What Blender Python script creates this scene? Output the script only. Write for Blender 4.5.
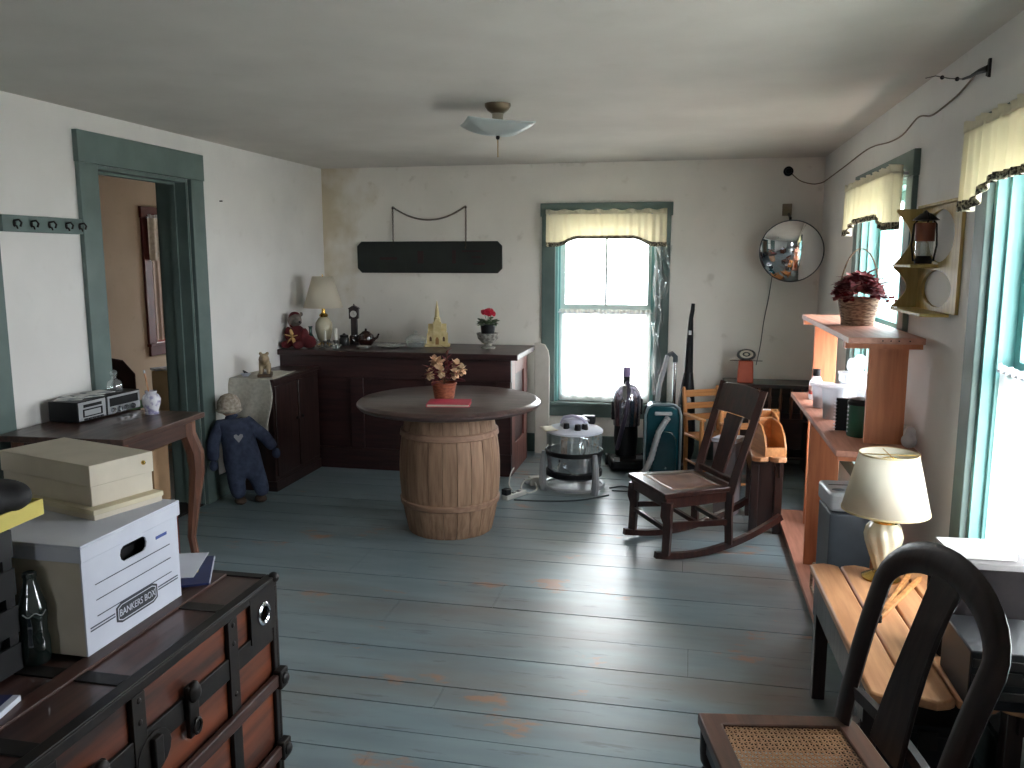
import bpy, bmesh, math, random
from mathutils import Vector, Matrix
random.seed(7)
for o in list(bpy.data.objects): bpy.data.objects.remove(o)
scene = bpy.context.scene
COL = scene.collection
PI = math.pi
R = math.radians

# ------------------------------------------------------------------ camera
cam_d = bpy.data.cameras.new('camera')
cam = bpy.data.objects.new('camera', cam_d); COL.objects.link(cam)
cam.location = (0, 0, 1.55)
cam.rotation_euler = (R(90 - 8.6), 0, R(11.9))
cam_d.sensor_width = 36.0
cam_d.lens = 830 / 1024 * 36.0
cam_d.clip_start = 0.02
scene.camera = cam

# ------------------------------------------------------------------ sky: bright overcast daylight
world = bpy.data.worlds.new('overcast_sky'); scene.world = world
world.use_nodes = True
bg = world.node_tree.nodes['Background']
bg.inputs[0].default_value = (0.90, 0.94, 1.0, 1)
bg.inputs[1].default_value = 22.0
vs = scene.view_settings
vs.view_transform = 'Standard'; vs.look = 'None'; vs.gamma = 1.0; vs.use_curve_mapping = False
vs.exposure = 0.0

def portal(loc, rz, w, h):
    """light portal filling a window opening, tells Cycles where the sky light comes in"""
    d = bpy.data.lights.new('window_portal', 'AREA'); d.shape = 'RECTANGLE'; d.size = w; d.size_y = h
    d.cycles.is_portal = True
    o = bpy.data.objects.new('window_portal', d); COL.objects.link(o)
    o.location = loc; o.rotation_euler = (R(-90), 0, rz)     # shines along local -y (into the room)
    return o

# ------------------------------------------------------------------ materials
def S(r, g, b):
    f = lambda c: ((c / 255 + .055) / 1.055) ** 2.4 if c / 255 > .04045 else c / 255 / 12.92
    return (f(r), f(g), f(b), 1)
MATS = {}
def M(name, c, c2=None, rough=.6, metal=0., scale=8., stretch=(1, 1, 1), lo=.35, hi=.65, bump=0., spec=.5,
      coat=0., detail=5., trans=0., ior=1.45, rvar=0., alpha=1., sss=0., emit=0.):
    m = bpy.data.materials.new(name); m.use_nodes = True
    nt = m.node_tree; N = nt.nodes; L = nt.links; b = N['Principled BSDF']
    b.inputs['Base Color'].default_value = c
    b.inputs['Roughness'].default_value = rough
    b.inputs['Metallic'].default_value = metal
    b.inputs['Specular IOR Level'].default_value = spec
    b.inputs['Coat Weight'].default_value = coat
    b.inputs['Transmission Weight'].default_value = trans
    b.inputs['IOR'].default_value = ior
    b.inputs['Alpha'].default_value = alpha
    tc = N.new('ShaderNodeTexCoord'); mp = N.new('ShaderNodeMapping')
    mp.inputs['Scale'].default_value = stretch
    L.new(tc.outputs['Object'], mp.inputs[0])
    nz = N.new('ShaderNodeTexNoise'); nz.inputs['Scale'].default_value = scale; nz.inputs['Detail'].default_value = detail
    L.new(mp.outputs[0], nz.inputs['Vector'])
    if c2 is None: c2 = tuple(x * .8 for x in c[:3]) + (1,)
    rp = N.new('ShaderNodeValToRGB')
    rp.color_ramp.elements[0].position = lo; rp.color_ramp.elements[0].color = c
    rp.color_ramp.elements[1].position = hi; rp.color_ramp.elements[1].color = c2
    L.new(nz.outputs[0], rp.inputs[0]); L.new(rp.outputs[0], b.inputs['Base Color'])
    if bump:
        bp = N.new('ShaderNodeBump'); bp.inputs['Strength'].default_value = bump; bp.inputs['Distance'].default_value = .004
        L.new(nz.outputs[0], bp.inputs['Height']); L.new(bp.outputs[0], b.inputs['Normal'])
    if rvar:
        mr = N.new('ShaderNodeMapRange'); mr.inputs[3].default_value = rough - rvar; mr.inputs[4].default_value = rough + rvar
        L.new(nz.outputs[0], mr.inputs[0]); L.new(mr.outputs[0], b.inputs['Roughness'])
    MATS[name] = m
    return m
def wood(name, c, c2, rough=.45, axis=0, bump=.15, scale=5., spec=.5, coat=0.):
    st = [9, 9, 9]; st[axis] = .7
    return M(name, c, c2, rough=rough, scale=scale, stretch=tuple(st), bump=bump, spec=spec, coat=coat, rvar=.06)
def shader_mix(name, parts):
    """parts: list of (weight, bsdf type, color, rough)"""
    m = bpy.data.materials.new(name); m.use_nodes = True
    nt = m.node_tree; N = nt.nodes; L = nt.links
    for n in list(N): N.remove(n)
    out = N.new('ShaderNodeOutputMaterial'); prev = None; tot = 0
    for w, t, c, r in parts:
        s = N.new(t); s.inputs['Color'].default_value = c
        if 'Roughness' in s.inputs and r is not None: s.inputs['Roughness'].default_value = r
        tot += w
        if prev is None: prev = s.outputs[0]
        else:
            mx = N.new('ShaderNodeMixShader'); mx.inputs[0].default_value = w / tot
            L.new(prev, mx.inputs[1]); L.new(s.outputs[0], mx.inputs[2]); prev = mx.outputs[0]
    L.new(prev, out.inputs[0])
    return m
TR, TL, DF, GL = 'ShaderNodeBsdfTransparent', 'ShaderNodeBsdfTranslucent', 'ShaderNodeBsdfDiffuse', 'ShaderNodeBsdfGlossy'

# surfaces -----------------------------------------------------------
def wall_mat(name, base, stain_at=None, stain_r=1.2, specks=.35):
    """old whitewashed plaster; optional brown damp stain round a point (object coordinates)"""
    m = M(name, S(*base), S(*[x - 9 for x in base]), rough=.85, scale=2.2, bump=.08, spec=.2)
    nt = m.node_tree; N = nt.nodes; L = nt.links; b = N['Principled BSDF']
    cur = b.inputs['Base Color'].links[0].from_socket
    tc = N.new('ShaderNodeTexCoord')
    fine = N.new('ShaderNodeTexNoise'); fine.inputs['Scale'].default_value = 9; fine.inputs['Detail'].default_value = 6
    L.new(tc.outputs['Object'], fine.inputs['Vector'])
    r1 = N.new('ShaderNodeValToRGB'); r1.color_ramp.elements[0].position = .62; r1.color_ramp.elements[1].position = .78
    r1.color_ramp.elements[0].color = (0, 0, 0, 1); r1.color_ramp.elements[1].color = (specks, specks, specks, 1)
    L.new(fine.outputs[0], r1.inputs[0])
    mx = N.new('ShaderNodeMixRGB'); mx.inputs[2].default_value = S(150, 138, 112)
    L.new(r1.outputs[0], mx.inputs[0]); L.new(cur, mx.inputs[1]); cur = mx.outputs[0]
    if stain_at:
        sb = N.new('ShaderNodeVectorMath'); sb.operation = 'SUBTRACT'; sb.inputs[1].default_value = stain_at
        L.new(tc.outputs['Object'], sb.inputs[0])
        sc = N.new('ShaderNodeVectorMath'); sc.operation = 'MULTIPLY'; sc.inputs[1].default_value = (1.7 / stain_r, 1, .8 / stain_r)
        L.new(sb.outputs[0], sc.inputs[0])
        ln = N.new('ShaderNodeVectorMath'); ln.operation = 'LENGTH'; L.new(sc.outputs[0], ln.inputs[0])
        big = N.new('ShaderNodeTexNoise'); big.inputs['Scale'].default_value = 4.5; big.inputs['Detail'].default_value = 5
        L.new(tc.outputs['Object'], big.inputs['Vector'])
        a = N.new('ShaderNodeMath'); a.operation = 'SUBTRACT'; L.new(big.outputs[0], a.inputs[0])
        k = N.new('ShaderNodeMath'); k.operation = 'MULTIPLY'; k.inputs[1].default_value = .45; L.new(ln.outputs['Value'], k.inputs[0])
        L.new(k.outputs[0], a.inputs[1])
        r2 = N.new('ShaderNodeValToRGB'); r2.color_ramp.elements[0].position = .1; r2.color_ramp.elements[1].position = .42
        r2.color_ramp.elements[0].color = (0, 0, 0, 1); r2.color_ramp.elements[1].color = (.5, .5, .5, 1)
        L.new(a.outputs[0], r2.inputs[0])
        m2 = N.new('ShaderNodeMixRGB'); m2.inputs[2].default_value = S(176, 152, 92)
        L.new(r2.outputs[0], m2.inputs[0]); L.new(cur, m2.inputs[1]); cur = m2.outputs[0]
    L.new(cur, b.inputs['Base Color'])
    return m
WALL_B = wall_mat('plaster_back', (234, 229, 220), (-2.96, 0, 1.95), .75)
WALL = wall_mat('plaster_white', (232, 229, 225), specks=.12)
CEIL = wall_mat('plaster_ceiling', (212, 207, 199), specks=.06)
TAN = wall_mat('plaster_tan', (204, 184, 162))

def floor_mat():
    m = M('painted_floor', S(128, 146, 152), S(112, 130, 136), rough=.34, scale=3, stretch=(.6, 3, 1), bump=.12, spec=1.0, rvar=.08)
    nt = m.node_tree; N = nt.nodes; L = nt.links; b = N['Principled BSDF']
    cur = b.inputs['Base Color'].links[0].from_socket
    tc = N.new('ShaderNodeTexCoord')
    # paint rubbed thin to brown, and small chips down to orange wood
    for sc, lo, hi, col, amt, st in ((.8, .50, .64, S(120, 108, 96), .7, (.55, 1.5, 1)), (2.2, .61, .66, S(172, 120, 82), .8, (.9, 1.8, 1)),
                                     (7.5, .60, .66, S(70, 74, 72), .5, (.5, 3, 1))):
        mp = N.new('ShaderNodeMapping'); mp.inputs['Scale'].default_value = st; mp.inputs['Location'].default_value = (3.1, 1.7, 0)
        geo = N.new('ShaderNodeNewGeometry'); L.new(geo.outputs['Position'], mp.inputs[0])
        nz = N.new('ShaderNodeTexNoise'); nz.inputs['Scale'].default_value = sc; nz.inputs['Detail'].default_value = 7; nz.inputs['Roughness'].default_value = .62
        L.new(mp.outputs[0], nz.inputs['Vector'])
        rp = N.new('ShaderNodeValToRGB'); rp.color_ramp.elements[0].position = lo; rp.color_ramp.elements[1].position = hi
        rp.color_ramp.elements[0].color = (0, 0, 0, 1); rp.color_ramp.elements[1].color = (amt,) * 3 + (1,)
        L.new(nz.outputs[0], rp.inputs[0])
        mx = N.new('ShaderNodeMixRGB'); mx.inputs[2].default_value = col
        L.new(rp.outputs[0], mx.inputs[0]); L.new(cur, mx.inputs[1]); cur = mx.outputs[0]
    L.new(cur, b.inputs['Base Color'])
    return m
FLOOR = floor_mat()
FLOOR.node_tree.nodes['Principled BSDF'].inputs['Coat Weight'].default_value = .45
FLOOR.node_tree.nodes['Principled BSDF'].inputs['Coat Roughness'].default_value = .3
SASHGLARE = M('glare_white_sash', S(214, 224, 220), S(200, 212, 210), rough=.45)  # back window glare put into the sash colour as near-white
GAP = M('dark_gap', S(28, 28, 26), rough=.9)
GREEN = M('green_trim_paint', S(100, 117, 112), S(88, 105, 101), rough=.52, scale=6, bump=.06, rvar=.05)
TEAL = M('turquoise_sash', S(126, 176, 172), S(112, 162, 160), rough=.45, scale=6)  # lighter and bluer than the casing green
REDTRIM = M('red_brown_trim_paint', S(104, 44, 38), S(86, 36, 32), rough=.5)
GLASS = shader_mix('window_glass', [(.94, TR, (.98, .99, .99, 1), None), (.06, GL, (1, 1, 1, 1), .02)])
SHEER = shader_mix('sheer_curtain', [(.45, TR, (1, 1, 1, 1), None), (.4, TL, (.95, .95, .95, 1), None), (.15, DF, (.9, .9, .9, 1), None)])
LACE = shader_mix('lace_curtain', [(.15, TR, (1, 1, 1, 1), None), (.4, TL, (.9, .88, .84, 1), None), (.45, DF, (.85, .83, .8, 1), None)])
VAL = shader_mix('cream_valance', [(.04, TR, (1, 1, 1, 1), None), (.4, TL, (.90, .84, .66, 1), None), (.56, DF, (.88, .83, .70, 1), None)])
PLASTIC = shader_mix('clear_plastic_film', [(.62, TR, (.9, .93, .95, 1), None), (.22, GL, (1, 1, 1, 1), .12), (.16, TL, (.85, .88, .9, 1), None)])
CLEAR = shader_mix('clear_glass', [(.72, TR, (.93, .96, .95, 1), None), (.20, GL, (1, 1, 1, 1), .04), (.08, DF, (.8, .85, .85, 1), None)])
SMOKE = shader_mix('smoked_glass', [(.55, TR, (.62, .64, .66, 1), None), (.3, GL, (1, 1, 1, 1), .05), (.15, DF, (.3, .3, .32, 1), None)])
FROST = shader_mix('frosted_plastic', [(.25, TR, (1, 1, 1, 1), None), (.35, TL, (.85, .87, .9, 1), None), (.3, DF, (.82, .84, .88, 1), None), (.1, GL, (1, 1, 1, 1), .2)])
SHADE = shader_mix('lamp_shade_cloth', [(.22, TL, (.66, .56, .42, 1), None), (.78, DF, (.68, .62, .50, 1), None)])
OPAL = shader_mix('opal_glass', [(.3, TL, (.8, .85, .84, 1), None), (.5, DF, (.72, .78, .77, 1), None), (.2, GL, (1, 1, 1, 1), .08)])

DKWOOD = wood('dark_walnut', S(52, 34, 30), S(34, 22, 21), rough=.38, coat=.2)
DKWOODZ = wood('dark_walnut_upright', S(52, 34, 30), S(34, 22, 21), rough=.38, axis=2, coat=.2)
ROCK = wood('rocker_mahogany', S(66, 38, 32), S(44, 26, 24), rough=.32, axis=2, coat=.3)
BARW = wood('bar_mahogany_stain', S(62, 36, 35), S(42, 25, 25), rough=.4, coat=.15)
BAREND = wood('bar_mahogany_lit_end', S(120, 74, 66), S(98, 60, 54), rough=.45, axis=2)  # lit copy of the bar wood, brightness of the end put into its colour
OAK = wood('barrel_stave_oak', S(168, 134, 108), S(132, 102, 80), rough=.7, axis=2, bump=.3)
HOOP = wood('barrel_hoop_wood', S(170, 134, 110), S(142, 110, 90), rough=.7, axis=0)
TOPW = wood('round_top_wood', S(84, 64, 60), S(62, 48, 46), rough=.3, axis=0, coat=.3)
REDW = wood('redwood_board', S(206, 130, 90), S(186, 112, 76), rough=.5, axis=2)
REDWY = wood('redwood_shelf', S(190, 134, 112), S(168, 114, 94), rough=.5, axis=1)
PINE = wood('pine_slat', S(196, 144, 102), S(172, 120, 82), rough=.45, axis=1)
PINEZ = wood('pine_upright', S(196, 136, 80), S(168, 110, 62), rough=.45, axis=2)
PINEX = wood('pine_rail', S(200, 140, 84), S(172, 114, 66), rough=.45, axis=0)
DESKW = wood('desk_brown_wood', S(86, 60, 50), S(58, 40, 34), rough=.35, axis=1, coat=.2)
DESKLEG = wood('desk_leg_wood', S(116, 74, 54), S(86, 54, 40), rough=.4, axis=2)
RACKW = wood('rack_plywood', S(186, 160, 96), S(160, 134, 74), rough=.5, axis=2)
BLACK = M('black_plastic', S(24, 24, 26), S(16, 16, 18), rough=.45, spec=.3)
BLACKM = M('black_iron', S(26, 24, 24), S(38, 32, 28), rough=.5, metal=.4, scale=20)
CHROME = M('chrome', S(205, 208, 212), S(190, 192, 198), rough=.16, metal=1.)
SILVER = M('silver_plastic', S(176, 178, 180), S(160, 162, 166), rough=.35, metal=.3)
BRASS = M('brass', S(214, 178, 98), S(196, 158, 80), rough=.2, metal=1.)
WHITE = M('white_card', S(208, 211, 222), S(199, 202, 214), rough=.7)
CREAM = M('cream_card', S(212, 202, 184), S(200, 190, 172), rough=.75)
KRAFT = M('brown_cardboard', S(168, 134, 100), S(152, 120, 88), rough=.85)
LINE = M('print_navy', S(62, 66, 84), rough=.6)

# ------------------------------------------------------------------ mesh builder
class B:
    def __init__(s): s.v = []; s.f = []
    def add(s, vs, fs):
        k = len(s.v); s.v += [Vector(p) for p in vs]; s.f += [tuple(i + k for i in f) for f in fs]; return s
    def box(s, x0, x1, y0, y1, z0, z1, mat=None):
        vs = [Vector((x, y, z)) for z in (z0, z1) for y in (y0, y1) for x in (x0, x1)]
        if mat: vs = [mat @ p for p in vs]
        return s.add(vs, [(0, 2, 3, 1), (4, 5, 7, 6), (0, 1, 5, 4), (2, 6, 7, 3), (0, 4, 6, 2), (1, 3, 7, 5)])
    def bar(s, p, q, w, t, up=(0, 0, 1)):
        """rectangular bar from p to q; w across, t along 'up'"""
        p = Vector(p); q = Vector(q); d = (q - p).normalized(); u = Vector(up)
        a = d.cross(u)
        if a.length < 1e-4: a = d.cross(Vector((0, 1, 0)))
        a.normalize(); u = a.cross(d).normalized()
        vs = [e + a * (sx * w / 2) + u * (sz * t / 2) for e in (p, q) for sx, sz in ((-1, -1), (1, -1), (1, 1), (-1, 1))]
        return s.add(vs, [(0, 3, 2, 1), (4, 5, 6, 7), (0, 1, 5, 4), (1, 2, 6, 5), (2, 3, 7, 6), (3, 0, 4, 7)])
    def lathe(s, prof, n=24, c=(0, 0, 0), mat=None, cap=True, sx=1., sy=1.):
        vs = []; fs = []
        for r, z in prof:
            for i in range(n):
                a = 2 * PI * i / n; p = Vector((c[0] + sx * r * math.cos(a), c[1] + sy * r * math.sin(a), c[2] + z))
                vs.append(mat @ p if mat else p)
        for j in range(len(prof) - 1):
            for i in range(n):
                k = (i + 1) % n; fs.append((j * n + i, j * n + k, (j + 1) * n + k, (j + 1) * n + i))
        if cap:
            if prof[0][0] > 1e-4: fs.append(tuple(range(n))[::-1])
            if prof[-1][0] > 1e-4: fs.append(tuple((len(prof) - 1) * n + i for i in range(n)))
        return s.add(vs, fs)
    def tube(s, pts, r, n=8, closed=False, flat=1., up=None):
        pts = [Vector(p) for p in pts]; m = len(pts)
        rs = r if isinstance(r, (list, tuple)) else [r] * m
        vs = []; fs = []; pa = None
        for i, p in enumerate(pts):
            if closed: d = pts[(i + 1) % m] - pts[i - 1]
            else: d = pts[min(i + 1, m - 1)] - pts[max(i - 1, 0)]
            d.normalize()
            if up is not None: a = Vector(up) - d * d.dot(Vector(up))
            elif pa is None: a = d.orthogonal()
            else: a = pa - d * d.dot(pa)
            if a.length < 1e-5: a = d.orthogonal()
            a.normalize(); pa = a; b = d.cross(a)
            for j in range(n):
                t = 2 * PI * (j + .5) / n
                vs.append(p + a * (math.cos(t) * rs[i]) + b * (math.sin(t) * rs[i] * flat))
        for i in range(m if closed else m - 1):
            for j in range(n):
                k = (j + 1) % n; i2 = (i + 1) % m
                fs.append((i * n + j, i * n + k, i2 * n + k, i2 * n + j))
        if not closed: fs += [tuple(range(n))[::-1], tuple((m - 1) * n + j for j in range(n))]
        return s.add(vs, fs)
    def cyl(s, p, q, r, r2=None, n=16): return s.tube([p, q], [r, r if r2 is None else r2], n)
    def prism(s, out, d, z0=0, mat=None):
        """outline in local xy, extruded z0..z0+d, optional matrix"""
        n = len(out); vs = [Vector((x, y, z)) for z in (z0, z0 + d) for x, y in out]
        if mat: vs = [mat @ p for p in vs]
        return s.add(vs, [tuple(range(n))[::-1], tuple(range(n, 2 * n))] + [(i, (i + 1) % n, n + (i + 1) % n, n + i) for i in range(n)])
    def ring(s, out, inn, d, z0=0, mat=None):
        """plate with one hole: outer and inner loops of equal length"""
        n = len(out); vs = [Vector((x, y, z)) for z in (z0, z0 + d) for x, y in list(out) + list(inn)]
        if mat: vs = [mat @ p for p in vs]
        fs = []
        for i in range(n):
            k = (i + 1) % n; t = 2 * n
            fs += [(i, n + i, n + k, k), (t + i, t + k, t + n + k, t + n + i), (i, k, t + k, t + i), (n + k, n + i, t + n + i, t + n + k)]
        return s.add(vs, fs)
    def ell(s, c, r, n=12, m=8, rot=None):
        if not isinstance(r, (list, tuple)): r = (r, r, r)
        c = Vector(c); vs = []; fs = []
        for j in range(1, m):
            t = PI * j / m
            for i in range(n):
                a = 2 * PI * i / n; p = Vector((r[0] * math.sin(t) * math.cos(a), r[1] * math.sin(t) * math.sin(a), -r[2] * math.cos(t)))
                vs.append(c + (rot @ p if rot else p))
        lo = Vector((0, 0, -r[2])); hi = Vector((0, 0, r[2]))
        vs += [c + (rot @ lo if rot else lo), c + (rot @ hi if rot else hi)]
        for j in range(m - 2):
            for i in range(n): fs.append((j * n + i, j * n + (i + 1) % n, (j + 1) * n + (i + 1) % n, (j + 1) * n + i))
        a, b = (m - 1) * n, (m - 1) * n + 1
        for i in range(n): fs += [(a, (i + 1) % n, i), (b, (m - 2) * n + i, (m - 2) * n + (i + 1) % n)]
        return s.add(vs, fs)
    def surf(s, fn, nu, nv):
        vs = [fn(i / nu, j / nv) for j in range(nv + 1) for i in range(nu + 1)]
        return s.add(vs, [(j * (nu + 1) + i, j * (nu + 1) + i + 1, (j + 1) * (nu + 1) + i + 1, (j + 1) * (nu + 1) + i) for j in range(nv) for i in range(nu)])
    def move(s, mat):
        s.v = [mat @ p for p in s.v]; return s
    def mesh(s, name, sharp=35):
        me = bpy.data.meshes.new(name); me.from_pydata([tuple(p) for p in s.v], [], s.f)
        bm = bmesh.new(); bm.from_mesh(me); bmesh.ops.recalc_face_normals(bm, faces=bm.faces); bm.to_mesh(me); bm.free()
        me.polygons.foreach_set('use_smooth', [True] * len(me.polygons)); me.set_sharp_from_angle(angle=R(sharp)); me.update()
        return me
def circ(n, rx, ry=None, cx=0, cy=0, a0=0):
    ry = rx if ry is None else ry
    return [(cx + rx * math.cos(2 * PI * i / n + a0), cy + ry * math.sin(2 * PI * i / n + a0)) for i in range(n)]
def rect_loop(n, w, h, cx=0, cy=0):
    """n points (multiple of 4) on a rectangle, matched by angle with circ(n, ..., a0=pi/4)"""
    out = []
    for i in range(n):
        a = 2 * PI * i / n + PI / 4; c, s_ = math.cos(a), math.sin(a); k = max(abs(c), abs(s_))
        out.append((cx + c / k * w / 2, cy + s_ / k * h / 2))
    return out
def RZ(a): return Matrix.Rotation(a, 4, 'Z')
def RX(a): return Matrix.Rotation(a, 4, 'X')
def RY(a): return Matrix.Rotation(a, 4, 'Y')
def TM(x, y, z): return Matrix.Translation((x, y, z))

def raw(name, mb, mat, parent=None, bev=0, thick=0, sub=0, remesh=0, sharp=35):
    me = mb if isinstance(mb, bpy.types.Mesh) else mb.mesh(name, sharp)
    if not me.materials and mat: me.materials.append(mat)
    o = bpy.data.objects.new(name, me); COL.objects.link(o)
    if parent: o.parent = parent
    if thick:
        md = o.modifiers.new('solid', 'SOLIDIFY'); md.thickness = thick; md.offset = 0
    if remesh:
        md = o.modifiers.new('remesh', 'REMESH'); md.mode = 'VOXEL'; md.voxel_size = remesh; md.use_smooth_shade = True
        md = o.modifiers.new('smooth', 'SMOOTH'); md.iterations = 4; md.factor = .5
    if bev:
        md = o.modifiers.new('bevel', 'BEVEL'); md.width = bev; md.segments = 2; md.limit_method = 'ANGLE'; md.angle_limit = R(50)
    if sub:
        md = o.modifiers.new('sub', 'SUBSURF'); md.levels = sub; md.render_levels = sub
    return o
def part(name, mb, mat, parent, label=None, **k):
    o = raw(name, mb, mat, parent, **k)
    if label: o['label'] = label
    return o
def tag(o, label, cat, group=None):
    o['label'] = label; o['category'] = cat
    if group: o['group'] = group
    return o
def thing(name, label, cat, loc=(0, 0, 0), rz=0, group=None):
    o = bpy.data.objects.new(name, None); COL.objects.link(o); o.empty_display_size = .05
    o.location = loc; o.rotation_euler = (0, 0, rz)
    return tag(o, label, cat, group)
def solo(name, mb, mat, label, cat, loc=(0, 0, 0), rz=0, group=None, **k):
    o = raw(name, mb, mat, **k); o.location = loc; o.rotation_euler = (0, 0, rz)
    return tag(o, label, cat, group)
def struct(name, mb, mat, loc=(0, 0, 0), rz=0, **k):
    o = raw(name, mb, mat, **k); o.location = loc; o.rotation_euler = (0, 0, rz); o['kind'] = 'structure'; return o
def sempty(name, loc, rz):
    o = bpy.data.objects.new(name, None); COL.objects.link(o); o.location = loc; o.rotation_euler = (0, 0, rz); o['kind'] = 'structure'; return o
def copy_tree(o, parent=None):
    c = o.copy(); COL.objects.link(c)
    if parent: c.parent = parent
    for ch in list(o.children): copy_tree(ch, c)
    return c
def text_mesh(txt, size, depth=.0006, align='CENTER', shear=0):
    cu = bpy.data.curves.new('lettering', 'FONT'); cu.body = txt; cu.size = size; cu.extrude = depth; cu.align_x = align; cu.align_y = 'CENTER'; cu.shear = shear
    t = bpy.data.objects.new('lettering_tmp', cu); COL.objects.link(t)
    bpy.context.view_layer.update()
    me = bpy.data.meshes.new_from_object(t.evaluated_get(bpy.context.evaluated_depsgraph_get()))
    bpy.data.objects.remove(t); bpy.data.curves.remove(cu)
    return me

# ------------------------------------------------------------------ the room
XR, YB, ZC = .945, 6.5, 2.275          # right wall, back wall, ceiling
YF = -5.6                             # wall behind the camera
LA = 0.
XL = -2.965                           # left wall
def LX(y): return XL
TH = .17

fl = struct('floor', B().box(-3.2, XR, YF, YB, -.06, -.022), GAP)
widths = [.135, .15, .125, .16, .14, .13, .155]
y = YF + .002; i = 0
edges = [2.42, 2.58, 2.73, 2.98, 3.21, 3.44, 3.70, 4.05]
plank_edges = [YF]
while plank_edges[-1] < 2.3:
    plank_edges.append(plank_edges[-1] + widths[i % 7] + .02); i += 1
plank_edges[-1] = 2.29
plank_edges += edges
while plank_edges[-1] < YB - .12:
    plank_edges.append(plank_edges[-1] + widths[i % 7] + .03); i += 1
plank_edges[-1] = YB
for a, b in zip(plank_edges, plank_edges[1:]):
    g = random.uniform(.0012, .003); cut = random.uniform(-2.2, .4); dz = random.uniform(-.0012, .0012)
    for x0, x1 in ((-3.2, cut - .001), (cut + .001, XR)):
        part('plank', B().box(x0, x1, a + g, b - g, -.03, dz), FLOOR, fl)

def wall(name, u0, u1, z0, z1, holes, mat, loc, rz):
    """local x along the wall, y = depth outwards (0..TH)"""
    us = sorted({u0, u1, *[h[k] for h in holes for k in (0, 1)]}); zs = sorted({z0, z1, *[h[k] for h in holes for k in (2, 3)]})
    mb = B()
    for a, b in zip(us, us[1:]):
        for c, d in zip(zs, zs[1:]):
            um, zm = (a + b) / 2, (c + d) / 2
            if not any(h[0] < um < h[1] and h[2] < zm < h[3] for h in holes): mb.box(a, b, 0, TH, c, d)
    # weld the cells so that the wall is one skin
    me = mb.mesh(name); bm = bmesh.new(); bm.from_mesh(me); bmesh.ops.remove_doubles(bm, verts=bm.verts, dist=1e-5)
    bm.verts.index_update(); seen = {}
    for f in bm.faces: seen.setdefault(tuple(sorted(v.index for v in f.verts)), []).append(f)
    bmesh.ops.delete(bm, geom=[f for fs in seen.values() if len(fs) > 1 for f in fs], context='FACES')
    bmesh.ops.recalc_face_normals(bm, faces=bm.faces); bm.to_mesh(me); bm.free()
    return struct(name, me, mat, loc, rz)
# back wall: world x = local x
W1 = (-1.022, -.243, .418, 1.872)
wall('wall_back', -3.135, XR + TH, -.06, ZC + .05, [W1], WALL_B, (0, YB, 0), 0)
# right wall: local x = -(world y)
W2 = (-5.05, -4.0, .46, 1.90); W3 = (-2.95, -1.95, .46, 1.90)
wall('wall_right', -YB, -YF, -.06, ZC + .05, [W2, W3], WALL, (XR, 0, 0), R(-90))
# front wall (behind the camera): local x = -(world x)
W4 = (.75, 1.45, .6, 1.85)
wall('wall_front', -XR - TH, 3.135, -.06, ZC + .05, [W4], WALL, (0, YF, 0), R(180))
# left wall: local x = along +Y measured from the back corner (negative)
D1 = (3.79 - YB, 4.60 - YB, 0, 2.02); D2 = (2.2 - YB, 3.0 - YB, 0, 2.02)
wall('wall_left', YF - YB, 0, -.06, ZC + .05, [D1, D2], WALL, (XL, YB, 0), R(90) + LA)
struct('ceiling', B().box(-3.3, XR + TH, YF - TH, YB + TH + 2.2, ZC, ZC + .08), CEIL)

def baseboard(name, p, q, nrm):
    p = Vector((*p, 0)); q = Vector((*q, 0)); n = Vector((*nrm, 0)) * .009
    return struct(name, B().bar(p + n + Vector((0, 0, .075)), q + n + Vector((0, 0, .075)), .018, .15), GREEN, bev=.003)
baseboard('baseboard_back', (XL, YB), (XR, YB), (0, -1))
baseboard('baseboard_right', (XR, YF), (XR, YB), (-1, 0))
baseboard('baseboard_left', (LX(4.745), 4.745), (LX(YB), YB), (1, 0))

def sash(w, h, parent, mat, mun=1, pane_mat=GLASS):
    """one sliding sash, origin at its lower centre, in the local xz plane"""
    sr = .045
    o = part('sash', B().box(-w / 2, -w / 2 + sr, -.016, .016, 0, h).box(w / 2 - sr, w / 2, -.016, .016, 0, h)
             .box(-w / 2 + sr, w / 2 - sr, -.016, .016, 0, sr + .01).box(-w / 2 + sr, w / 2 - sr, -.016, .016, h - sr, h), mat, parent)
    for k in range(mun):
        x = -w / 2 + sr + (w - 2 * sr) * (k + 1) / (mun + 1)
        part('muntin', B().box(x - .009, x + .009, -.012, .012, sr + .01, h - sr), mat, o)
    for k in range(mun + 1):
        a = -w / 2 + sr + (w - 2 * sr) * k / (mun + 1); b = -w / 2 + sr + (w - 2 * sr) * (k + 1) / (mun + 1)
        part('pane', B().box(a + .004, b - .004, -.0015, .0015, sr, h - sr), pane_mat, o)
    return o
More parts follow.
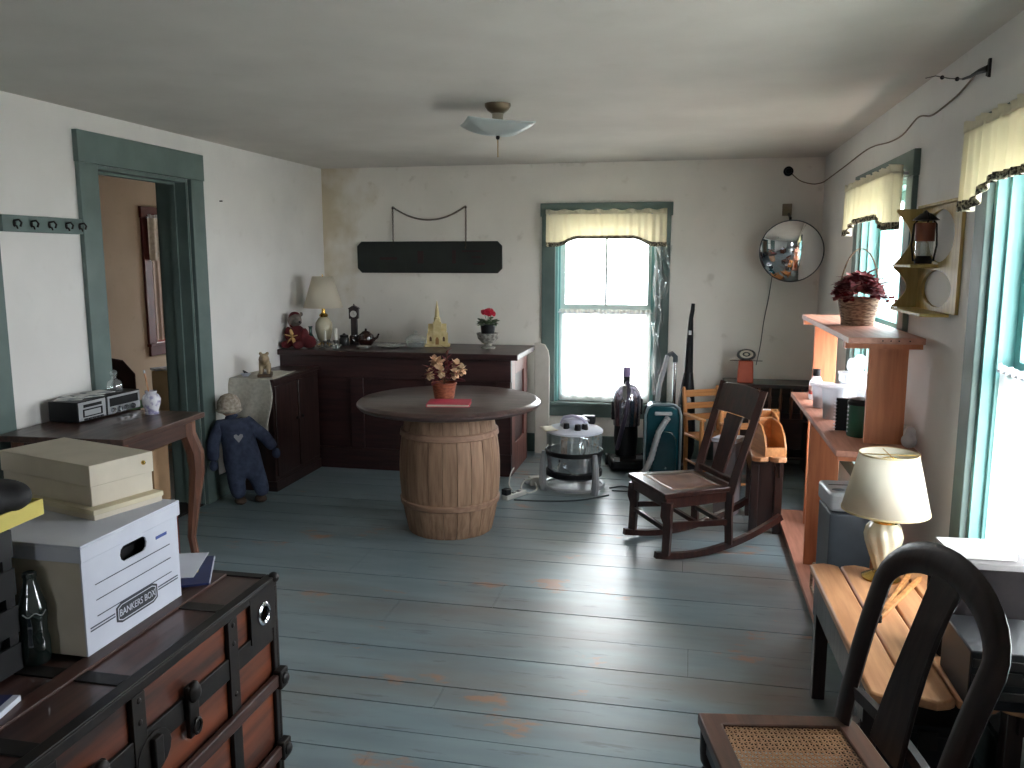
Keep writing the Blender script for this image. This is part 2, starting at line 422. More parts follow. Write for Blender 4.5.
def window(name, loc, rz, w, z0, z1, casing=GREEN, inner=TEAL, cw=.105, head=.10, mun=1, port=True, sm=None):
    """opening w wide from z0 to z1; local y points outdoors, inner wall face at y = 0"""
    e = sempty(name, loc, rz); t = .024
    part('casing_board', B().box(-w / 2 - cw, -w / 2, -t, 0, z0, z1), casing, e, bev=.003)
    part('casing_board', B().box(w / 2, w / 2 + cw, -t, 0, z0, z1), casing, e, bev=.003)
    part('head_casing', B().box(-w / 2 - cw - .012, w / 2 + cw + .012, -t - .004, 0, z1, z1 + head), casing, e, bev=.003)
    part('sill', B().box(-w / 2 - cw - .01, w / 2 + cw + .01, -.045, 0, z0 - .028, z0).box(-w / 2, w / 2, 0, TH + .03, z0 - .028, z0), casing, e, bev=.003)
    part('apron', B().box(-w / 2 - cw + .01, w / 2 + cw - .01, -t, 0, z0 - .115, z0 - .028), casing, e, bev=.003)
    j = .02
    part('jamb', B().box(-w / 2, -w / 2 + j, 0, TH, z0, z1).box(w / 2 - j, w / 2, 0, TH, z0, z1).box(-w / 2 + j, w / 2 - j, 0, TH, z1 - j, z1), inner, e)
    part('stop_bead', B().box(-w / 2 + j, -w / 2 + j + .016, .035, .05, z0, z1 - j).box(w / 2 - j - .016, w / 2 - j, .035, .05, z0, z1 - j), inner, e)
    hh = (z1 - j - z0) / 2; sw = w - 2 * j; sm = sm or inner
    s1 = sash(sw, hh + .02, e, sm, mun); s1.location = (0, .07, z0)
    s2 = sash(sw, hh + .0, e, sm, mun); s2.location = (0, .106, z0 + hh)
    if port:
        m = Matrix.Translation(loc) @ RZ(rz); p = m @ Vector((0, TH + .03, (z0 + z1) / 2))
        portal(p, rz, w, z1 - z0)
    return e
window('window_1', ((W1[0] + W1[1]) / 2, YB, 0), 0, W1[1] - W1[0], W1[2], W1[3], sm=SASHGLARE)
window('window_2', (XR, -(W2[0] + W2[1]) / 2, 0), R(-90), W2[1] - W2[0], W2[2], W2[3], head=.11)
window('window_3', (XR, -(W3[0] + W3[1]) / 2, 0), R(-90), W3[1] - W3[0], W3[2], W3[3], head=.11)
window('window_4', (-(W4[0] + W4[1]) / 2, YF, 0), R(180), W4[1] - W4[0], W4[2], W4[3])

def doorway(name, y0, y1, ztop, cw, head, leaf):
    yc = (y0 + y1) / 2; w = y1 - y0
    e = sempty(name, (LX(yc), yc, 0), R(90) + LA); t = .026
    part('casing_board', B().box(-w / 2 - cw, -w / 2, -t, 0, 0, ztop), GREEN, e, bev=.003)
    part('casing_board', B().box(w / 2, w / 2 + cw, -t, 0, 0, ztop), GREEN, e, bev=.003)
    part('head_casing', B().box(-w / 2 - cw - .005, w / 2 + cw + .005, -t - .004, 0, ztop, ztop + head), GREEN, e, bev=.003)
    part('jamb', B().box(-w / 2, -w / 2 + .02, 0, TH + .02, 0, ztop).box(w / 2 - .02, w / 2, 0, TH + .02, 0, ztop).box(-w / 2 + .02, w / 2 - .02, 0, TH + .02, ztop - .02, ztop), GREEN, e)
    part('door_stop', B().box(-w / 2 + .02, -w / 2 + .032, .07, .11, 0, ztop - .02).box(w / 2 - .032, w / 2 - .02, .07, .11, 0, ztop - .02).box(-w / 2 + .032, w / 2 - .032, .07, .11, ztop - .032, ztop - .02), GREEN, e)
    part('threshold', B().box(-w / 2, w / 2, 0, TH + .02, -.01, .012), GAP, e)
    if leaf:   # closed panelled door
        d = part('door_leaf', B().box(-w / 2 + .02, w / 2 - .02, .03, .068, .01, ztop - .02), GREEN, e)
        for a, b in ((-w / 2 + .1, -.03), (.03, w / 2 - .1)):
            for c, f in ((.2, .85), (1.0, ztop - .15)): part('panel', B().box(a, b, .022, .032, c, f), GREEN, d, bev=.004)
    else:      # no leaf hung
        part('back_casing', B().box(w / 2, w / 2 + .1, TH + .02, TH + .045, 0, ztop).box(-w / 2 - .1, -w / 2, TH + .02, TH + .045, 0, ztop), GREEN, e)
    return e
doorway('door_1', 3.79, 4.60, 2.02, .135, .155, False)
doorway('door_2', 2.2, 3.0, 2.02, .13, .155, True)

# the next room, seen through the doorway
XA = -4.8
fa = struct('floor_side_room', B().box(XA, -3.2, 1.5, 8.6, -.06, -.002), FLOOR)
wa = (6.79, 7.6, .78, 1.91)
wall('wall_side_room_far', 1.5, 8.6, -.06, ZC + .05, [wa], TAN, (XA, 0, 0), R(90))
wall('wall_side_room_end', XA, -3.12, -.06, ZC, [(-4.35, -3.6, .7, 1.8)], TAN, (0, 8.6, 0), 0)
struct('wall_side_room_start', B().box(XA, -3.17, 1.4, 1.5, -.06, ZC), TAN)
struct('wall_side_room_near', B().box(-3.15, -3.12, YB + TH, 8.6, -.06, ZC), TAN)
struct('ceiling_side_room', B().box(XA - TH, -3.3, 1.4, 8.7, ZC, ZC + .08), CEIL)
wb = (-4.35, -3.6, .7, 1.8)
window('added_window_5', ((wb[0] + wb[1]) / 2, 8.6, 0), 0, wb[1] - wb[0], wb[2], wb[3], casing=REDTRIM, inner=REDTRIM)  # unseen end-wall window, added to brighten the next room
window('window_6', (XA, (wa[0] + wa[1]) / 2, 0), R(90), wa[1] - wa[0], wa[2], wa[3], casing=REDTRIM, inner=REDTRIM)
struct('ground', B().box(-40, 40, -40, 40, -.9, -.7), M('pale_bounce_ground', S(206, 204, 196), S(188, 186, 176), rough=.95, scale=1.5))  # ground made pale to bounce sky light up onto the ceiling

# ================================================================== window dressing
def valance(label, loc, rz, w, zt, zb, rise, proj=.075, nfold=17):
    t = thing('valance', label, 'curtain', loc, rz); half = w / 2
    # path: return from the wall, front, return
    P = [(-half, -.03), (-half, -proj)] + [(-half + w * k / 60, -proj) for k in range(1, 60)] + [(half, -proj), (half, -.03)]
    def at(u):
        f = u * (len(P) - 1); i = min(int(f), len(P) - 2); g = f - i
        return P[i][0] * (1 - g) + P[i + 1][0] * g, P[i][1] * (1 - g) + P[i + 1][1] * g
    def bottom(x):
        s_ = abs(x) / half
        k = 0 if s_ > .82 else (1 if s_ < .45 else .5 + .5 * math.cos(PI * (s_ - .45) / .37))
        return zb + rise * k
    def fn(u, v, off=0, zlo=0, zhi=1):
        x, y_ = at(u); z = bottom(x) + (zt - bottom(x)) * (zlo + (zhi - zlo) * v)
        fold = (1 - .55 * v) * .009 * math.sin(u * nfold * 2 * PI) + .004 * math.sin(u * 61 + 2)
        inner = 1 if abs(x) < half - .002 else 0
        return (x + (0 if inner else (fold * .6)), y_ - fold * inner - off, z)
    part('cloth', B().surf(lambda u, v: fn(u, v), 150, 8), VAL, t, thick=.0016)
    part('border_trim', B().surf(lambda u, v: fn(u, v * .13 - .005, .003), 150, 2), BORDER, t, label='grey leaf-print border along the hem', thick=.0012)
    part('ruffle', B().surf(lambda u, v: (at(u)[0], at(u)[1] - .006 - .008 * math.sin(u * 150) * v, zt - .012 + (.030 + .006 * math.sin(u * 47)) * v), 150, 3), VAL, t, thick=.0016)
    part('rod', B().tube([(-half + .004, .0, zt - .015), (-half + .004, -proj + .012, zt - .015), (half - .004, -proj + .012, zt - .015), (half - .004, 0, zt - .015)], .006), WHITE, t)
    return t
BORDER = M('valance_border_print', S(176, 168, 142), S(66, 62, 54), rough=.9, scale=110, lo=.42, hi=.56, detail=2)
valance('cream valance with leaf-print hem over the back wall window', (-.627, YB - .02, 0), 0, .915, 1.898, 1.64, .057)
valance('cream valance over the window behind the redwood shelf', (XR - .02, 4.50, 0), R(-90), 1.10, 1.93, 1.675, .055)
valance('cream valance over the window beside the plywood wall rack', (XR - .02, 2.43, 0), R(-90), 1.09, 1.955, 1.70, .07)

LACE2 = M('lace_cloth', S(206, 196, 184), S(186, 174, 160), rough=.9, scale=30)
def cafe(label, loc, rz, w, zt, zb, mat, nf=9, amp=.010):
    t = thing('cafe_curtain', label, 'curtain', loc, rz)
    part('cloth', B().surf(lambda u, v: ((u - .5) * w, amp * math.sin(u * nf * 2 * PI) * (1 - .4 * v) + .003 * math.sin(u * 43), zb + (zt - zb) * v), 110, 6), mat, t)
    part('heading', B().surf(lambda u, v: ((u - .5) * w, -.006 + .006 * math.sin(u * 120), zt - .004 + .028 * v + .004 * math.sin(u * 60) * v), 110, 2), LACE, t)
    part('rod', B().cyl((-w / 2 - .01, 0, zt), (w / 2 + .01, 0, zt), .006, n=8), WHITE, t)
    return t
cafe('white sheer half curtain in the back wall window', (-.632, YB + .026, 0), 0, .72, 1.13, .43, SHEER, 7, .007)
cafe('white sheer half curtain in the window beside the plywood wall rack', (XR + .024, 2.40, 0), R(-90), .90, 1.20, .47, SHEER, 8, .008)
cafe('white lace curtain in the red-framed window of the next room', (XA + .045, 7.195, 0), R(90), .93, 1.915, 1.53, LACE2, 9)
cafe('long pale curtain panel in the red-framed window of the next room', (XA + .012, 7.195, 0), R(90), .90, 1.86, .80, M('pink_white_curtain', S(196, 176, 164), S(184, 164, 152), rough=.9), 11)
t = thing('plastic_curtain', 'clear plastic film bunched down the right of the back window', 'curtain', (-.215, YB - .035, 0))
part('film', B().surf(lambda u, v: (-.045 + .10 * u * (1 - .3 * math.sin(v * 5)) + .008 * math.sin(v * 23 + u * 3), -.012 * math.sin(u * 14 + v * 9) - .008 * math.sin(v * 31 + u * 5), .5 + 1.15 * v), 18, 60), PLASTIC, t)
part('tie', B().tube([(.03 * math.cos(a) , -.012 + .02 * math.sin(a), 1.26 + .012 * math.sin(2 * a)) for a in [2 * PI * k / 12 for k in range(12)]], .004, 6, closed=True), PLASTIC, t)

# ================================================================== barrel table
BX, BY = -1.315, 4.50
t = thing('barrel', 'wooden barrel carrying the round table top', 'barrel', (BX, BY, 0))
BH = .715
def brad(z): return .232 + .056 * math.sin(PI * min(1, (z / BH) * .93 + .03)) ** .9
NS = 22
for k in range(NS):
    a0 = 2 * PI * k / NS; a1 = 2 * PI * (k + 1) / NS - .012; mb = B(); dr = random.uniform(-.0015, .0015); nz = 9
    vs = []; fs = []
    for j in range(nz + 1):
        z = BH * j / nz
        for a, rr in ((a0, brad(z) + dr), ((a0 + a1) / 2, brad(z) + dr + .002), (a1, brad(z) + dr), (a1, brad(z) - .016), (a0, brad(z) - .016)):
            vs.append((rr * math.cos(a), rr * math.sin(a), z))
    for j in range(nz):
        for q in range(5): fs.append((j * 5 + q, j * 5 + (q + 1) % 5, (j + 1) * 5 + (q + 1) % 5, (j + 1) * 5 + q))
    fs += [tuple(range(5))[::-1], tuple(nz * 5 + q for q in range(5))]
    part('stave', mb.add(vs, fs), OAK, t)
part('barrel_head', B().lathe([(0, .02), (.215, .02), (.215, .035), (0, .035)], 32), OAK, t)
for z0 in (.165, .56):
    part('hoop', B().lathe([(brad(z0) + .003, z0 - .002), (brad(z0) + .012, z0 + .004), (brad(z0 + .03) + .012, z0 + .032), (brad(z0 + .035) + .003, z0 + .038), (brad(z0) + .001, z0 + .018), (brad(z0) + .003, z0 - .002)], 40, cap=False), HOOP, t)
t2 = thing('round_table_top', 'round brown table top resting on the barrel', 'table', (BX, BY, BH))
part('top_board', B().lathe([(0, 0), (.485, 0), (.512, .008), (.522, .02), (.522, .03), (.51, .042), (.49, .046), (0, .046)], 64), TOPW, t2)
part('cleat', B().box(-.19, .19, -.04, .04, -.022, 0), DKWOOD, t2)
ZT = BH + .046
PINK = M('pink_red_cover', S(196, 62, 82), S(182, 52, 74), rough=.55)
t = thing('book', 'pink-red covered book lying on the round table', 'book', (-1.255, 4.30, ZT), R(10))
part('cover', B().box(-.115, .115, -.085, .085, .014, .017).box(-.115, .115, -.085, .085, 0, .003).box(-.116, -.112, -.085, .085, 0, .017), PINK, t)
part('page_block', B().box(-.112, .109, -.08, .081, .003, .014), CREAM, t)

# ------------------------------------------------------------------ flowers
LEAF = M('leaf_green', S(92, 112, 78), S(70, 92, 62), rough=.6)
LEAFR = M('leaf_burgundy', S(132, 56, 62), S(98, 36, 44), rough=.65)
PETCREAM = M('petal_cream', S(222, 196, 160), S(206, 160, 128), rough=.7)
PETRED = M('petal_crimson', S(206, 36, 66), S(222, 56, 84), rough=.6)
PETDARK = M('petal_dark_red', S(132, 28, 36), S(94, 20, 28), rough=.7)
STEM = M('stem_brown', S(96, 62, 44), rough=.8)
def leaf(mb, p, d, L_, w, droop=.3):
    p = Vector(p); d = Vector(d).normalized(); s_ = d.cross(Vector((0, 0, 1)))
    if s_.length < .1: s_ = Vector((1, 0, 0))
    s_.normalize(); n = s_.cross(d)
    q = [p, p + d * L_ * .35 + s_ * w / 2 + n * .1 * w, p + d * L_ * .75 + s_ * w * .36 - n * droop * L_ * .3, p + d * L_ - n * droop * L_ * .6,
         p + d * L_ * .75 - s_ * w * .36 - n * droop * L_ * .3, p + d * L_ * .35 - s_ * w / 2 + n * .1 * w, p + d * L_ * .4 - n * .12 * w]
    mb.add(q, [(0, 6, 1), (1, 6, 2), (2, 6, 3), (3, 6, 4), (4, 6, 5), (5, 6, 0)])
def flower_head(mb, p, d, r, n=6):
    d = Vector(d).normalized(); a = d.orthogonal().normalized(); b = d.cross(a)
    for k in range(n):
        t_ = 2 * PI * k / n; e = (a * math.cos(t_) + b * math.sin(t_)); leaf(mb, Vector(p), e + d * .25, r, r * 1.0, .1)
def rdir(up=.2):
    a = random.uniform(0, 2 * PI); return Vector((math.cos(a), math.sin(a), random.uniform(-.1, 1) + up))
TERRA = M('basket_terracotta_weave', S(164, 92, 62), S(120, 62, 44), rough=.75, scale=30, stretch=(1, 1, 3), bump=.5)
t = thing('flower_pot', 'woven red-brown pot of cream and burgundy silk flowers on the round table', 'flower pot', (-1.335, 4.47, ZT))
t.scale = (.86, .86, .95)
part('pot', B().lathe([(0, 0), (.062, 0), (.066, .01), (.078, .085), (.086, .092), (.086, .102), (.078, .102), (.072, .09), (0, .085)], 24), TERRA, t)
mb = B(); st = B(); fr = random.Random(3)
for k in range(3):
    a = k * 2.1; h = .13 + .05 * fr.random(); rr = .05 + .06 * fr.random(); p = (rr * math.cos(a), rr * math.sin(a), .1 + h * .75)
    st.tube([(0, 0, .09), (p[0] * .5, p[1] * .5, .1 + h * .4), p], .002, 5); flower_head(mb, p, (p[0], p[1] - .06, .08), .048, 7)
for p in ((-.055, -.03, .23), (.0, -.06, .17), (.085, -.04, .16), (-.075, -.06, .155), (.125, -.01, .18)):
    st.tube([(0, 0, .09), p], .002, 5); flower_head(mb, p, (p[0] * .5, -1, .3), .042, 8)
part('blossom', mb, PETCREAM, t)
lb = B()
for k in range(70):
    d = rdir(.1); p = Vector((d.x * .06, d.y * .06, .10 + .09 * random.random())); leaf(lb, p, d, random.uniform(.05, .1), .034)
for k in range(7): leaf(lb, (.02, .0, .18 + .02 * k), rdir(.8), .055, .018)
part('leaves', lb, LEAFR, t); part('stems', st.tube([(0, 0, .09), (.02, .005, .2), (.022, 0, .29)], .004, 6), STEM, t)

# ================================================================== bar counter
t = thing('bar_counter', 'long dark red-brown bar counter against the back wall', 'counter', (0, 0, 0))
bx0, bx1, by0, by1, bz = -2.962, -1.20, 5.68, 6.27, .885
part('top_board', B().box(bx0, bx1 + .055, by0 - .06, by1 + .03, bz - .04, bz), BARW, t, bev=.005)
part('front_panel', B().box(bx0, bx1, by0, by0 + .022, 0, bz - .04), BARW, t)
part('back_panel', B().box(bx0, bx1, by1 - .022, by1, 0, bz - .04), BARW, t)
part('frieze_rail', B().box(bx0, bx1, by0 - .02, by0, bz - .2, bz - .04), BARW, t, bev=.003)
part('plinth', B().box(bx0, bx1, by0 - .022, by0, 0, .16), BARW, t, bev=.003)
for x in (bx0 + .05, -2.36, -1.78, bx1 - .055): part('stile', B().box(x - .05, x + .05, by0 - .018, by0, .16, bz - .2), BARW, t, bev=.002)
# end panel with a sunk field
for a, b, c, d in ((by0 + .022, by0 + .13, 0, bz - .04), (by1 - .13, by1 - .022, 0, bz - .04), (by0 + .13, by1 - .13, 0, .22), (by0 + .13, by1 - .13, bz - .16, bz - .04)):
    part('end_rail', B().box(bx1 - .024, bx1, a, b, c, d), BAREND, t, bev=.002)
part('end_field', B().box(bx1 - .024, bx1 - .014, by0 + .13, by1 - .13, .22, bz - .16), BARW, t)
BZ = bz

# ------------------------------------------------------------------ things on the bar
def on_bar(name, label, cat, x, y, rz=0): return thing(name, label, cat, (x, y, BZ), rz)
# table lamp
CERAM = M('cream_ceramic', S(198, 190, 166), S(178, 168, 142), rough=.25, coat=.4)
t = on_bar('table_lamp', 'table lamp with pale pleated shade standing on the bar', 'lamp', -2.715, 5.91)
part('base', B().lathe([(0, 0), (.062, 0), (.062, .012), (.04, .022), (.03, .03)], 24), BRASS, t)
part('body', B().lathe([(.028, .028), (.05, .06), (.066, .13), (.062, .18), (.04, .215), (.026, .225)], 24), CERAM, t)
part('neck', B().lathe([(.03, .225), (.034, .24), (.016, .255), (.012, .30), (.018, .32), (.018, .36), (0, .362)], 16), BRASS, t)
part('shade', B().lathe([(.148, .295), (.075, .53)], 40, cap=False), SHADE, t, thick=.002)
part('shade_spider', B().cyl((-.075, 0, .52), (.075, 0, .52), .002, n=6).cyl((0, -.075, .52), (0, .075, .52), .002, n=6).cyl((0, 0, .36), (0, 0, .545), .003, n=8), BRASS, t)
# teddy bear
FUR = M('grey_brown_plush', S(122, 112, 104), S(96, 86, 80), rough=.95, scale=40, bump=.4)
REDC = M('dark_red_cloth', S(96, 26, 30), S(74, 18, 24), rough=.85, scale=20, bump=.2)
STAR = M('straw_bow', S(206, 170, 112), S(188, 148, 92), rough=.8)
t = on_bar('teddy_bear', 'plush bear in a dark red outfit and cap sitting on the bar', 'soft toy', -2.85, 5.735, R(-10))
t.scale = (1.18, 1.18, 1.18); t.location.z += .003
part('body', B().ell((0, 0, .07), (.062, .055, .075)).ell((-.045, -.055, .025), (.026, .05, .026)).ell((.045, -.055, .025), (.026, .05, .026))
     .ell((-.062, -.01, .085), (.022, .03, .05)).ell((.066, -.015, .075), (.024, .035, .055)).ell((.085, .0, .04), (.05, .05, .04)), REDC, t, remesh=.006)
part('head', B().ell((-.01, -.005, .175), (.042, .042, .042)).ell((.028, -.03, .165), (.026, .026, .02), rot=RZ(.5).to_3x3()).ell((-.03, .012, .212), (.014, .008, .014)).ell((.02, .02, .212), (.014, .008, .014)), FUR, t, remesh=.005)
part('cap', B().ell((-.022, .008, .195), (.036, .044, .034)).ell((-.04, .0, .17), (.02, .03, .045)), REDC, t, remesh=.005)
part('nose', B().ell((.052, -.044, .168), .007), BLACK, t)
mb = B()
for k in range(5):
    a = k * 2 * PI / 5 + .3; leaf(mb, (.005, -.062, .075), (math.cos(a), -.25, math.sin(a)), .055, .026, .05)
part('bow', mb, STAR, t, thick=.003)
# green bottle with tall neck
GREENG = M('green_glass', S(26, 66, 58), S(20, 52, 46), rough=.12, coat=.5)
t = on_bar('glass_bottle', 'small dark green bottle beside the bar lamp', 'bottle', -2.775, 5.80)
part('body', B().lathe([(0, 0), (.026, 0), (.028, .01), (.028, .075), (.012, .105)], 16), GREENG, t)
part('neck', B().lathe([(.012, .105), (.012, .15), (.016, .152), (.016, .162), (0, .162)], 16), GREENG, t)
# candlestick lamp stand / candles
PEWTER = M('tarnished_silver', S(130, 128, 122), S(96, 94, 90), rough=.3, metal=.8)
def candlestick(label, x, y, h, r, candle):
    t = on_bar('candlestick', label, 'candlestick', x, y)
    part('holder', B().lathe([(0, 0), (.034, 0), (.034, .006), (.014, .014), (.01, h * .6), (.02, h * .8), (.02, h), (0, h)], 16), PEWTER, t)
    part('candle', B().lathe([(0, h - .01), (r, h - .01), (r, h + candle), (r * .6, h + candle + .003), (0, h + candle + .003)], 14), M('candle_wax_' + str(int(candle * 1000)), S(226, 222, 210), rough=.4), t)
    part('wick', B().cyl((0, 0, h + candle), (0, 0, h + candle + .008), .001, n=5), BLACK, t)
candlestick('short silver candlestick with thick white candle on the bar', -2.60, 5.86, .055, .014, .085)
candlestick('silver candlestick with thin white candle before the bar lamp', -2.665, 5.815, .055, .008, .075)
t = on_bar('candelabra', 'low tarnished branched candle holder on the bar', 'candle holder', -2.655, 5.735, .1)
mb = B().lathe([(0, 0), (.03, 0), (.026, .008), (.006, .016), (.006, .04), (0, .04)], 14)
for s_ in (-1, 1):
    mb.tube([(0, 0, .03), (s_ * .025, 0, .02), (s_ * .048, 0, .03), (s_ * .052, 0, .05)], .004, 6); mb.lathe([(0, .05), (.012, .05), (.016, .066), (.012, .068), (0, .06)], 10, (s_ * .052, 0, 0))
part('arms', mb, PEWTER, t)
solo('glass_bowl', B().lathe([(0, 0), (.02, 0), (.022, .004), (.045, .035), (.047, .036), (.026, .006), (0, .006)], 20), CLEAR, 'tiny clear glass bowl at the front of the bar', 'bowl', (-2.535, 5.71, BZ))
# dark jars
t = on_bar('spice_jar', 'small dark jar beside the miniature clock', 'jar', -2.585, 5.985)
part('body', B().lathe([(0, 0), (.036, 0), (.04, .012), (.04, .05), (.03, .066)], 18), M('dark_grey_glaze', S(56, 56, 54), S(42, 42, 42), rough=.3), t)
part('lid', B().lathe([(.032, .066), (.034, .07), (.034, .08), (.012, .086), (.008, .094), (0, .096)], 18), BLACKM, t)
# grandfather clock miniature
t = on_bar('miniature_clock', 'miniature dark longcase clock with a white dial on the bar', 'clock', -2.545, 6.095, R(10))
part('case', B().box(-.034, .034, -.024, .024, 0, .07).box(-.024, .024, -.018, .018, .07, .2).box(-.036, .036, -.025, .025, .2, .275), DKWOODZ, t, bev=.002)
part('hood', B().prism([(-.04, .275), (.04, .275), (.04, .283), (0, .305), (-.04, .283)], .056, -.028, mat=RX(R(90))).ell((0, 0, .31), .006), DKWOODZ, t)
part('dial', B().lathe([(0, 0), (.026, 0), (.026, .003), (0, .003)], 24, mat=TM(0, -.025, .238) @ RX(R(90))), M('dial_white', S(214, 212, 204), rough=.4), t)
part('hand', B().box(-.001, .001, -.030, -.0285, .238, .256).bar((0, -.0292, .238), (.012, -.0292, .232), .0014, .0015), BLACK, t)
# brown teapot
t = on_bar('teapot', 'round dark brown glazed teapot beside the miniature clock', 'teapot', -2.425, 6.03, R(20))
BRG = M('brown_glaze', S(54, 30, 24), S(38, 22, 18), rough=.12, coat=.6)
part('body', B().lathe([(0, 0), (.04, 0), (.058, .02), (.066, .05), (.058, .08), (.036, .098), (.03, .1)], 24), BRG, t)
part('lid', B().lathe([(.034, .1), (.03, .106), (.01, .114), (.007, .12), (.011, .127), (0, .132)], 16), BRG, t)
part('spout', B().tube([(.055, 0, .04), (.085, 0, .06), (.1, 0, .09)], [.014, .01, .007], 10), BRG, t)
part('handle', B().tube([(-.058, 0, .075), (-.09, 0, .078), (-.1, 0, .05), (-.085, 0, .03), (-.06, 0, .03)], .006, 8), BRG, t)
# plates
PLATEM = M('glazed_plate', S(150, 146, 138), S(132, 128, 120), rough=.25, coat=.4)
def plate(label, x, y, r, z=0, mat=PLATEM):
    return solo('plate', B().lathe([(0, 0), (r * .6, 0), (r * .66, .004), (r, .014), (r, .018), (r * .64, .008), (0, .006)], 32), mat, label, 'plate', (x, y, BZ + z))
plate('flat grey plate on the bar, lower of two', -2.19, 5.93, .115)
plate('small glass-rimmed plate stacked on the flat grey plate on the bar', -2.17, 5.94, .06, .0085, CLEAR)
plate('thin pale saucer beside the brown teapot', -2.36, 5.82, .062)
t = on_bar('covered_dish', 'clear glass covered dish with a knob lid on the bar', 'dish', -2.005, 5.98)
part('bowl', B().lathe([(0, 0), (.05, 0), (.06, .008), (.076, .055), (.08, .056), (.066, .01), (0, .006)], 28), CLEAR, t)
part('lid', B().lathe([(.08, .057), (.07, .076), (.04, .094), (.012, .1), (.008, .108), (.015, .118), (.008, .126), (0, .126)], 28), CLEAR, t)
# model church
GOLD = M('pale_gold_resin', S(208, 192, 146), S(188, 168, 116), rough=.5, scale=25)
t = on_bar('model_church', 'pale gold model church with a tall spire on the bar', 'model building', -1.87, 6.10, R(14))
part('base', B().box(-.095, .095, -.065, .065, 0, .016), GOLD, t, bev=.003)
part('nave', B().box(-.07, .07, -.045, .045, .016, .12).prism([(-.047, .12), (.047, .12), (0, .172)], .14, -.07, mat=RZ(R(90)) @ RX(R(90))), GOLD, t)
part('tower', B().box(-.03, .03, -.056, -.0, .016, .18).prism([(-.034, .18), (.034, .18), (0, .212)], .05, .004, mat=RX(R(90))), GOLD, t)
part('spire', B().lathe([(.026, .18), (.024, .22), (.018, .225), (.016, .255), (.01, .3), (.003, .345), (0, .347)], 8, (0, -.028, 0)), GOLD, t)
part('buttress', B().box(-.078, -.07, -.05, -.034, .016, .1).box(.07, .078, -.05, -.034, .016, .1).box(-.078, -.07, .034, .05, .016, .1).box(.07, .078, .034, .05, .016, .1), GOLD, t)
arch = [(-.012, 0), (.012, 0), (.012, .035), (.008, .046), (0, .054), (-.008, .046), (-.012, .035)]
for x, s_ in ((-.05, .7), (.05, .7)): part('window', B().prism([(x + a * s_, .04 + b * s_) for a, b in arch], .003, .0445, mat=RX(R(90))), M('church_opening' + str(x), S(92, 66, 42), rough=.7), t)
part('door', B().prism([(a * 1.1, .016 + b * 1.1) for a, b in arch], .004, .0555, mat=RX(R(90))), M('church_door', S(150, 108, 62), rough=.6), t)
# geranium
STONE = M('speckled_stone', S(164, 160, 150), S(112, 108, 100), rough=.8, scale=45, lo=.4, hi=.6)
t = on_bar('geranium', 'potted crimson geranium set in a stone urn on the bar', 'potted plant', -1.455, 6.03)
part('urn', B().lathe([(0, 0), (.055, 0), (.055, .012), (.03, .02), (.026, .032), (.05, .045), (.076, .072), (.082, .1), (.086, .104), (.086, .114), (.074, .114), (.07, .1), (0, .09)], 28), STONE, t)
part('pot', B().lathe([(0, .09), (.046, .092), (.056, .17), (.058, .172), (.058, .178), (.05, .178), (0, .165)], 20), BLACK, t)
lb = B(); st = B()
for k in range(44):
    d = rdir(-.1); p = Vector((d.x * .045, d.y * .045, .175 + .035 * random.random())); leaf(lb, p, d, random.uniform(.035, .055), .042, .35)
part('leaves', lb, LEAF, t)
mb = B()
for cx, cy, cz in ((-.025, -.01, .262), (.03, -.015, .25), (.005, .02, .27), (.0, -.03, .255)):
    st.tube([(0, 0, .17), (cx, cy, cz)], .002, 5)
    for k in range(14):
        d = rdir(.1); p = Vector((cx, cy, cz)) + Vector((d.x * .022, d.y * .022, d.z * .016)); flower_head(mb, p, d, .017, 5)
part('blossom', mb, PETRED, t); part('stems', st, LEAF, t)

# ================================================================== sign with chain
SIGN = M('sign_dark_green', S(34, 40, 36), S(26, 30, 28), rough=.5, scale=4)
t = thing('hanging_sign', 'long black-green sign board with clipped corners on the back wall', 'sign', (-2.053, YB, 1.56))
w, h, c = .607, .126, .037
part('board', B().prism([(-w + c, -h), (w - c, -h), (w, -h + c), (w, h - c), (w - c, h), (-w + c, h), (-w, h - c), (-w, -h + c)], .022, .004, mat=RX(R(90))), SIGN, t, bev=.003)
SR = M('sign_faded_red', S(52, 22, 22), S(40, 20, 20), rough=.6, scale=9)
mb = B()
for x, z0, z1, ww in ((-.34, -.02, .0, .15), (-.065, -.05, .05, .05), (.215, -.05, .055, .03), (.40, -.01, .01, .08), (.42, -.06, -.045, .1), (.36, .04, .055, .16)):
    mb.box(x - ww / 2, x + ww / 2, -.0275, -.0258, z0, z1)
part('faded_paint', mb, SR, t, label='worn, illegible dark red paint strokes')
CHAINM = M('rusty_chain', S(96, 78, 62), S(62, 50, 42), rough=.6, metal=.5, scale=40)
def chain(pts, link=.022, r=.0026):
    """oval links threaded along a polyline"""
    pts = [Vector(p) for p in pts]; mb = B(); d = [0]
    for a, b in zip(pts, pts[1:]): d.append(d[-1] + (b - a).length)
    n = max(2, int(d[-1] / (link * .78))); k = 0
    for i in range(n):
        s_ = d[-1] * (i + .5) / n
        while k < len(pts) - 2 and d[k + 1] < s_: k += 1
        e = (pts[k + 1] - pts[k]).normalized(); p = pts[k] + e * (s_ - d[k]); a = e.orthogonal().normalized()
        if i % 2: a = e.cross(a)
        b = [p + e * (math.cos(q) * link / 2) + a * (math.sin(q) * link * .3) for q in [2 * PI * z / 8 for z in range(8)]]
        mb.tube(b, r, 4, closed=True)
    return mb
cl, cr = -.297, .313
sag = [(cl + (cr - cl) * k / 14, -.02, .40 - .105 * (1 - (2 * k / 14 - 1) ** 2)) for k in range(15)]
